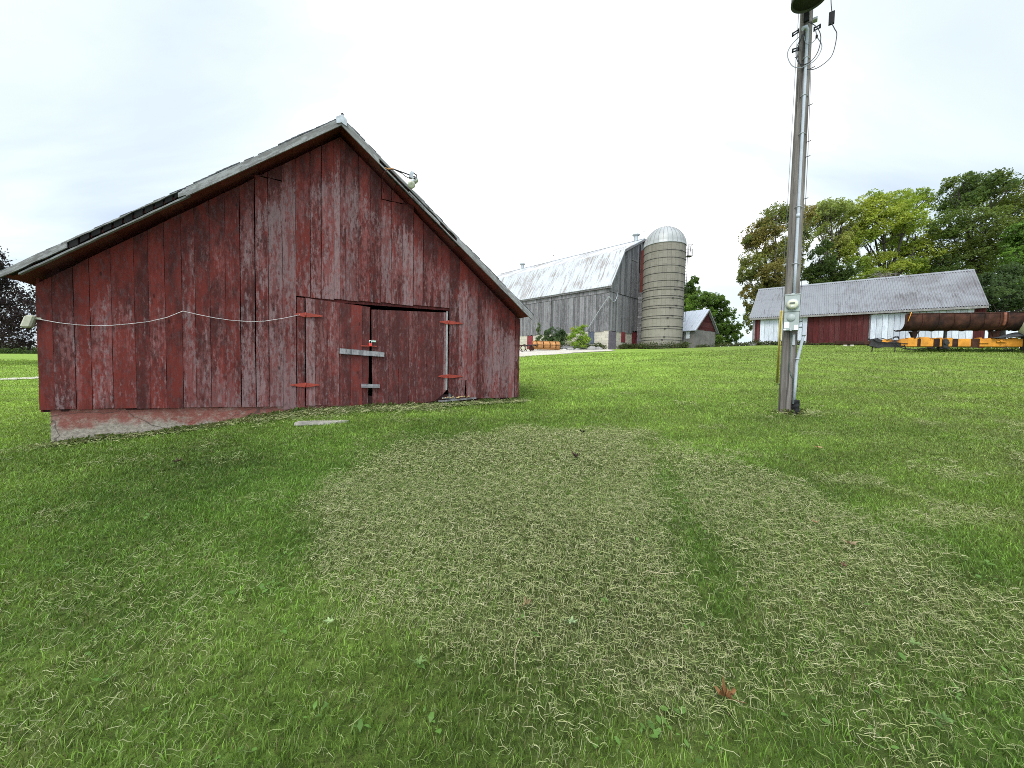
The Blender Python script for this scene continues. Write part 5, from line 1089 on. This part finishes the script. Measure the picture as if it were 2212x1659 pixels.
weeds("weeds", [tuple(at(1505, 752, 43)[:2]), tuple(at(1530, 752, 44)[:2])], 250, .5, .15, WG); weeds("weeds", [tuple(at(1545, 750, 47)[:2]), tuple(at(1625, 745, 42)[:2])], 1400, .7, .5, WG)
weeds('weeds', [bpt(.1, -.03), bpt(2, -.04), bpt(4, -.05), bpt(6, -.04), bpt(7.5, -.04)], 2600, .11, .035, [(.07, .12, .025), (.09, .13, .03), (.14, .13, .06)], .035)
weeds('weeds', [(PO[0] - .16, PO[1] - .12), (PO[0] + .1, PO[1] - .18), (PO[0] + .25, PO[1] - .05)], 300, .12, .05, [(.08, .13, .03), (.13, .13, .05)], .035)
fg = [on_ground(400, 925), on_ground(640, 908), on_ground(800, 893), on_ground(960, 882), on_ground(1118, 866)]

# ------------------------------------------------------------------ loader bucket and scrap by the grey barn
LB = gpt(1179, 41); LBZ = LB[2]
lb_ = thing("loader_bucket", "rusty orange loader bucket lying on gravel before the grey barn", "loader bucket", (LB[0], LB[1], LBZ), math.radians(8))
prof = [(.55 - .55 * math.cos(t), .62 + .55 * math.sin(t) * .95) for t in np.linspace(-1.3, 1.5, 10)]
s_ = MB(); yz = [(-.35 + a_, z_) for a_, z_ in prof]
out_ = [(.25 - .6 * math.sin(t), .5 + .5 * math.cos(t)) for t in np.linspace(.0, 2.5, 12)]
V = []; F = []
for X in np.linspace(-1.42, 1.42, 13):
    for y, z in out_: V.append((X, y, z + .02))
for i in range(12):
    for k in range(11): p = i * 12 + k; F.append((p, p + 12, p + 13, p + 1))
s_.add(V, F, (.5, .5, .5), True); sh_ = s_.build("shell", RUSTO, lb_)
for X in (-1.42, 1.42):
    MB().prism_x([(y, z + .02) for y, z in out_] , X - .03, X + .03).build("end_plate", RUSTO, lb_)
for X in (-1.05, -.35, .35, .98): MB().tube([(X, y - .03, z + .03) for y, z in out_[1:-2]], .045, 6).build("rib", RUST, lb_)
for k in (2, 6): MB().tube([(-1.42, out_[k][0] - .02, out_[k][1] + .04), (1.42, out_[k][0] - .02, out_[k][1] + .04)], .04, 6).build("stiffener", RUSTO, lb_)
MB().cbox(-1.8, -1.35, -.3, .2, 0, .45, .05).build("lip_plate", RUST, lb_)
def rock(px, Y, r, lab, m=ROCK):
    p = gpt(px, Y); mbk = MB(); bm_ = []
    mbk.lathe([(0, -r * .4), (r * .8, -r * .3), (r, 0), (r * .8, r * .4), (r * .4, r * .6), (0, r * .65)], n=9); mbk.v = [(x * (1 + .25 * random.uniform(-1, 1)), y * (1 + .2 * random.uniform(-1, 1)), z * (1 + .25 * random.uniform(-1, 1))) for x, y, z in mbk.v]
    tag(mbk.build("rock", m, None, tuple(p), R_() * 3), lab, "rock", "field stones by the grey barn")
PALER = plain("pale_limestone", (.42, .40, .37), .9, .25, 4)
rock(1218, 40, .28, "small pale rock just beside the orange loader bucket", PALER); rock(1232, 40.5, .45, "wide grey rock between loader bucket and yellow shrub"); rock(1247, 39.6, .35, "dark rounded rock under the yellow shrub"); rock(1278, 40.3, .6, "largest grey rock, beyond the yellow shrub"); rock(1292, 40.6, .45, "grey rock nearest the grey barn's corner")
for i, (pa, lab) in enumerate((([(1215, 748.5, 42.5), (1268, 752, 42.5)], "long weathered plank lying behind the loader bucket's rocks"), ([(1212, 752, 42), (1240, 753, 41.5)], "short grey plank end beside the loader bucket"))):
    a_, b_ = at(*pa[0]), at(*pa[1]); lgk = MB(); lgk.tube([(0, 0, 0), tuple((b_ - a_) * .5 + np.array([0, 0, .05])), tuple(b_ - a_)], .09, 7); tag(lgk.build("timber", GREYB, None, tuple(a_)), lab, "timber")
plw = gpt(1140, 40); pw = thing("old_plow", "rusted old plow with curved shares by the red barn's edge", "plow", tuple(plw))
for k in range(3):
    MB().tube(smooth([(-.6 + .45 * k, 0, .1), (-.75 + .45 * k, .1, .45), (-.4 + .45 * k, .2, .75), (.0 + .45 * k, .2, .6)]), .05, 6).build("share", RUST, pw)
MB().tube([(-.9, .2, .65), (1.1, .1, .75)], .06, 6).build("beam", GREASE, pw); MB().lathe([(.28, -.03), (.34, -.03), (.34, .03), (.28, .03), (.28, -.03)], (-.6, -.35, .34), 18, 'y').build("wheel", RUST, pw)

# ------------------------------------------------------------------ lawn: blades, cut hay, small weeds
def in_view(x, y, margin=1.0):
    return (np.abs(x) < 1.36 * np.maximum(y, 0) + margin) & (y > .35)
def outside_buildings(x, y):
    s = (x - BARN_O[0]) * BU[0] + (y - BARN_O[1]) * BU[1]; b = -(x - BARN_O[0]) * BU[1] + (y - BARN_O[1]) * BU[0]
    return ~((s > .04) & (s < 7.5) & (b > .02) & (b < 9.2))
def blades(y0, y1, dens, hgt, wid):
    A = (1.36 * (y0 + y1) + 2.4) * (y1 - y0); n = int(A * dens); y = y0 + (y1 - y0) * rng.uniform(0, 1, n); x = rng.uniform(-1, 1, n) * (1.36 * y1 + 1.2)
    k = in_view(x, y) & outside_buildings(x, y); hdn = hay_density(x, y); k &= rng.uniform(0, 1, n) > hdn * .45; x, y, hdn = x[k], y[k], hdn[k]; n = len(x); z = H(x, y)
    tall = .65 + .45 * fbm(x, y, 1.3, 71) + .3 * vnoise(x, y, 10, 93); hh = hgt * rng.uniform(.55, 1.35, n) * tall; w = wid * rng.uniform(.7, 1.3, n) * .5
    th = rng.uniform(0, 2 * np.pi, n); ln = rng.uniform(.1, 1.15, n) * hh; dx, dy = np.cos(th), np.sin(th); lt = th + rng.uniform(-1, 1, n); lx, ly = np.cos(lt + 1.57) * ln, np.sin(lt + 1.57) * ln
    v = np.empty((n, 5, 3)); v[:, 0] = np.stack([x - dx * w, y - dy * w, z - .006], 1); v[:, 1] = np.stack([x + dx * w, y + dy * w, z - .006], 1)
    v[:, 2] = np.stack([x + dx * w * .8 + lx * .35, y + dy * w * .8 + ly * .35, z + hh * .6], 1); v[:, 3] = np.stack([x - dx * w * .8 + lx * .35, y - dy * w * .8 + ly * .35, z + hh * .6], 1); v[:, 4] = np.stack([x + lx, y + ly, z + hh], 1)
    c = lawn_color(x, y) * rng.uniform(.5, 1.6, n)[:, None] * (.66 + .72 * (.5 * vnoise(x, y, 9, 91) + .5 * vnoise(x, y, 21, 92)))[:, None]; dry = rng.uniform(0, 1, n) < (.05 + .12 * hdn); c[dry] = np.array([.20, .18, .075]) * rng.uniform(.6, 1.2, dry.sum())[:, None]
    cc = np.repeat(c[:, None, :], 5, 1); cc[:, :2] *= .62; cc[:, 4] *= 1.12  # feet painted darker and tips lighter, imitating shade in the gaps between blades
    return v, cc
def join_blades(parts):
    v = np.concatenate([p[0] for p in parts]); c = np.concatenate([p[1] for p in parts]); n = len(v); b = (np.arange(n) * 5)[:, None]
    loops = (b + np.array([[0, 1, 2, 3, 3, 2, 4]])).ravel(); sizes = np.tile([4, 3], n)
    return v.reshape(-1, 3), sizes, loops, c.reshape(-1, 3)
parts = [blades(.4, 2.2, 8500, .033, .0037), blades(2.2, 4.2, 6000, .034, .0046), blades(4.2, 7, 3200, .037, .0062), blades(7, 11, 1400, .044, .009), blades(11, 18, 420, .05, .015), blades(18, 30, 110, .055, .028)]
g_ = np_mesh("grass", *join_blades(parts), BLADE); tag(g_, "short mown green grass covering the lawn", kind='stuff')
def tuft_line():
    P = []
    s = rng.uniform(-.1, 7.7, 11000); keep = rng.uniform(0, 1, 11000) < .25 + .75 * ((s > 1.9) & (s < 7.6)); s = s[keep]; b = -np.abs(rng.normal(size=len(s))) * np.where((s > 2.4) & (s < 5.6), .24, .10); x = BARN_O[0] + BU[0] * s - BU[1] * b; y = BARN_O[1] + BU[1] * s + BU[0] * b
    return x, y
def strands(x, y, lmin, lmax, wid, cols, lift=.02, dens=None):
    n = len(x); z = H(x, y) + rng.uniform(.012, .045, n) + lift; th = rng.uniform(0, 2 * np.pi, n); L = rng.uniform(lmin, lmax, n); curl = rng.normal(size=n) * .55; tilt = rng.normal(size=n) * .22
    w = wid * rng.uniform(.6, 1.3, n) * .5; v = np.empty((n, 4, 2, 3)); px, py, pz = x.copy(), y.copy(), z.copy()
    for i in range(4):
        a = th + curl * (i / 3 - .5); dx, dy = np.cos(a), np.sin(a); hgt_ = pz + .008 * np.sin(i * 1.6 + th * 3)
        taper = 1 if i < 3 else .35
        v[:, i, 0] = np.stack([px - dy * w * taper, py + dx * w * taper, hgt_ + w * .7], 1); v[:, i, 1] = np.stack([px + dy * w * taper, py - dx * w * taper, hgt_ - w * .7], 1)
        px = px + dx * L / 3; py = py + dy * L / 3; pz = pz + tilt * L / 3
    cc = np.array(cols)[rng.integers(0, len(cols), n)] * rng.uniform(.7, 1.25, n)[:, None]; 
    if dens is not None:
        k_ = np.clip((dens - .05) / .4, 0, 1)[:, None]; cc = cc * (.62 + .42 * k_) * (np.array([.82, 1.0, .75]) * (1 - k_) + k_)
    c = np.repeat(cc, 8, 0)
    b = (np.arange(n) * 8)[:, None]; loops = (b + np.array([[0, 1, 3, 2, 2, 3, 5, 4, 4, 5, 7, 6]])).ravel()
    return v.reshape(-1, 3), np.full(n * 3, 4), loops, c
def scatter(y0, y1, dens):
    A = (1.36 * (y0 + y1) + 2.4) * (y1 - y0); n = int(A * dens); y = y0 + (y1 - y0) * rng.uniform(0, 1, n); x = rng.uniform(-1, 1, n) * (1.36 * y1 + 1.2)
    k = in_view(x, y) & outside_buildings(x, y); x, y = x[k], y[k]; k = rng.uniform(0, 1, len(x)) < hay_density(x, y); return x[k], y[k]
def joinm(ms):
    off = 0; V, S, L, C_ = [], [], [], []
    for v, s, l, c in ms: V.append(v); S.append(s); L.append(l + off); C_.append(c); off += len(v)
    return np.concatenate(V), np.concatenate(S), np.concatenate(L), np.concatenate(C_)
HC = [(.265, .278, .126), (.225, .25, .102), (.30, .295, .155), (.20, .235, .084), (.155, .195, .064), (.38, .36, .22), (.235, .265, .098), (.105, .135, .045)]
hp = []
for y0, y1, dn, w_ in ((.5, 2.2, 9000, .0017), (2.2, 4.2, 8000, .0021), (4.2, 7.5, 4600, .0034), (7.5, 14, 600, .007)):
    x, y = scatter(y0, y1, dn); hp.append(strands(x, y, .018, .07, w_ * .92, HC, .004, hay_density(x, y)))
x, y = tuft_line(); hp.append(strands(x, y, .05, .13, .006, HC + [(.10, .12, .05), (.09, .13, .04)], .02))
pb = rng.normal(size=(420, 2)) * np.array([.22, .2]) + np.array([PO[0] + .15, PO[1] - .1]); hp.append(strands(pb[:, 0], pb[:, 1], .05, .14, .007, HC, .01))
np_o = np_mesh("cut_hay", *joinm(hp), STRAW); tag(np_o, "pale cut grass clippings strewn over the lawn", kind='stuff')
def broad():
    P, C_ = [], []
    spots = [(480, 1500), (540, 1610), (930, 1580), (905, 1450), (500, 1290), (2050, 1580), (1690, 1580), (230, 1480), (150, 1230), (320, 1130), (1300, 1620), (780, 1600), (1900, 1610), (60, 1090), (250, 1050), (560, 1180), (1780, 1420), (2120, 1220), (610, 1380), (380, 1380)]
    for _ in range(45): spots.append((rng.uniform(0, 2212), rng.uniform(1030, 1655)))
    v, l, s, c = [], [], [], []; off = 0
    for px, py in spots:
        g = on_ground(px, py); 
        for _ in range(rng.integers(2, 6)):
            th = rng.uniform(0, 6.28); L = rng.uniform(.018, .042); w = L * rng.uniform(.22, .38); d = np.array([math.cos(th), math.sin(th), 0]); e_ = np.array([-d[1], d[0], 0]); o = g + np.array([rng.normal() * .03, rng.normal() * .03, .028]); up_ = np.array([0, 0, 1.0]) * L * rng.uniform(.1, .7)
            pts = [o, o + d * L * .4 + e_ * w + up_ * .6, o + d * L * .8 + e_ * w * .7 + up_ * .9, o + d * L + up_ * .8, o + d * L * .8 - e_ * w * .7 + up_ * .9, o + d * L * .4 - e_ * w + up_ * .6]
            v += pts; l += [off + i for i in range(6)]; s.append(6); c += [np.array([.085, .165, .03]) * rng.uniform(.7, 1.25)] * 6; off += 6
    return np.array(v), np.array(s), np.array(l), np.array(c)
tag(np_mesh("broadleaf_weeds", *broad(), BLADE, False), "small broad leaved weeds scattered in the lawn", kind='stuff')

# fallen leaves and bits lying on the lawn
def leaf_mesh(r, curl, lobes, col):
    n = 40; v = [(0, 0, .004)]; rim = []
    for k in range(n):
        w = 2 * math.pi * k / n; q = abs(((k / n * lobes) % 1) * 2 - 1); rr = r * (.42 + .58 * q ** 1.6) * (1 - .35 * math.cos(w + .3) ** 2 * (math.cos(w) < 0)) * random.uniform(.85, 1.1); x, y = rr * math.cos(w), rr * math.sin(w)
        rim.append((x, y * (1 - .25 * min(1, curl)), .004 + curl * (x * x * .5 + y * y) / r * .8 + random.uniform(-.12, .2) * r * (.4 + curl)))
    v += rim; f = [(0, 1 + k, 1 + (k + 1) % n) for k in range(n)]; m_ = MB(); m_.add(v, f, col, False)
    for i in range(len(m_.t)):
        g_k = random.choice((.45, .8, 1.0, 1.15)); m_.t[i] = tuple(c_ * g_k for c_ in col)
    m_.tube([(-r * .3, 0, .004), (-r * 1.0, .1 * r, .01), (-r * 1.5, .25 * r, .02)], .0016, 5, tint=tuple(k * .7 for k in col)); return m_
LV = leafmat("fallen_leaf", .2, .8)
LG = "fallen leaves on the lawn"
for px, py, r, curl, col, lab in ((1836, 1188, .055, .5, (.36, .27, .16), "large tan maple leaf curled on the right clippings"), (1567, 1528, .050, 1.5, (.20, .10, .04), "orange brown crumpled leaf in the near grass"), (1137, 1322, .042, 1.0, (.26, .20, .10), "tan shrivelled leaf in the middle of the clippings"),
        (1235, 1361, .038, .4, (.27, .36, .17), "fresh pale green leaf on the near clippings"), (712, 1360, .036, .4, (.28, .37, .16), "pale green leaf at the clippings' left edge"), (1243, 994, .08, 1.3, (.055, .03, .026), "dark brown curled leaf on the clippings, nearer the camera"), (1258, 940, .075, .9, (.025, .020, .02), "blackish leaf clump at the clippings' far edge"),
        (1766, 974, .055, .5, (.42, .29, .15), "tan leaf on bright grass beyond the clippings"), (1856, 836, .06, .4, (.44, .30, .15), "tan leaf farthest up the lawn, right of the pole"), (1822, 1237, .03, .9, (.22, .11, .08), "small reddish leaf near the large tan leaf"), (1760, 1140, .035, .6, (.36, .22, .13), "small tan leaf at the clippings' right border"),
        (383, 1006, .06, .8, (.07, .05, .03), "dark leaf on the green grass before the barn"), (905, 1450, .036, .4, (.15, .23, .07), "green leaf in the near grass left of centre"), (1975, 1410, .038, .4, (.16, .24, .08), "green maple leaf in the right clippings"), (2038, 1578, .04, .4, (.13, .22, .06), "green leaf in the near right grass")):
    g = on_ground(px, py); m_ = leaf_mesh(r, curl, 5, col); tag(m_.build("fallen_leaf", LV, None, (g[0], g[1], g[2] + .045), R_() * 6.28), lab, "leaf", LG)
for pts, lab in (([(968, 1183), (1005, 1172), (1035, 1160), (1075, 1148)], "long pale straw stalk on the left clippings"), ([(1395, 1248), (1430, 1255), (1455, 1252)], "straw stalk with side twigs in the middle clippings"), ([(1708, 1053), (1738, 1060)], "short pale stick beyond the right clippings"), ([(1125, 1395), (1112, 1430), (1113, 1480)], "bent pale stalk on the near clippings")):
    P = [on_ground(*p) + np.array([0, 0, .05]) for p in pts]; o_ = P[0]; m_ = MB(); m_.tube(smooth([tuple(p - o_) for p in P], 3), .002, 5)
    tag(m_.build("straw_stalk", plain("straw", (.33, .29, .17), .8), None, tuple(o_)), lab, "stalk", "stalks among the clippings")
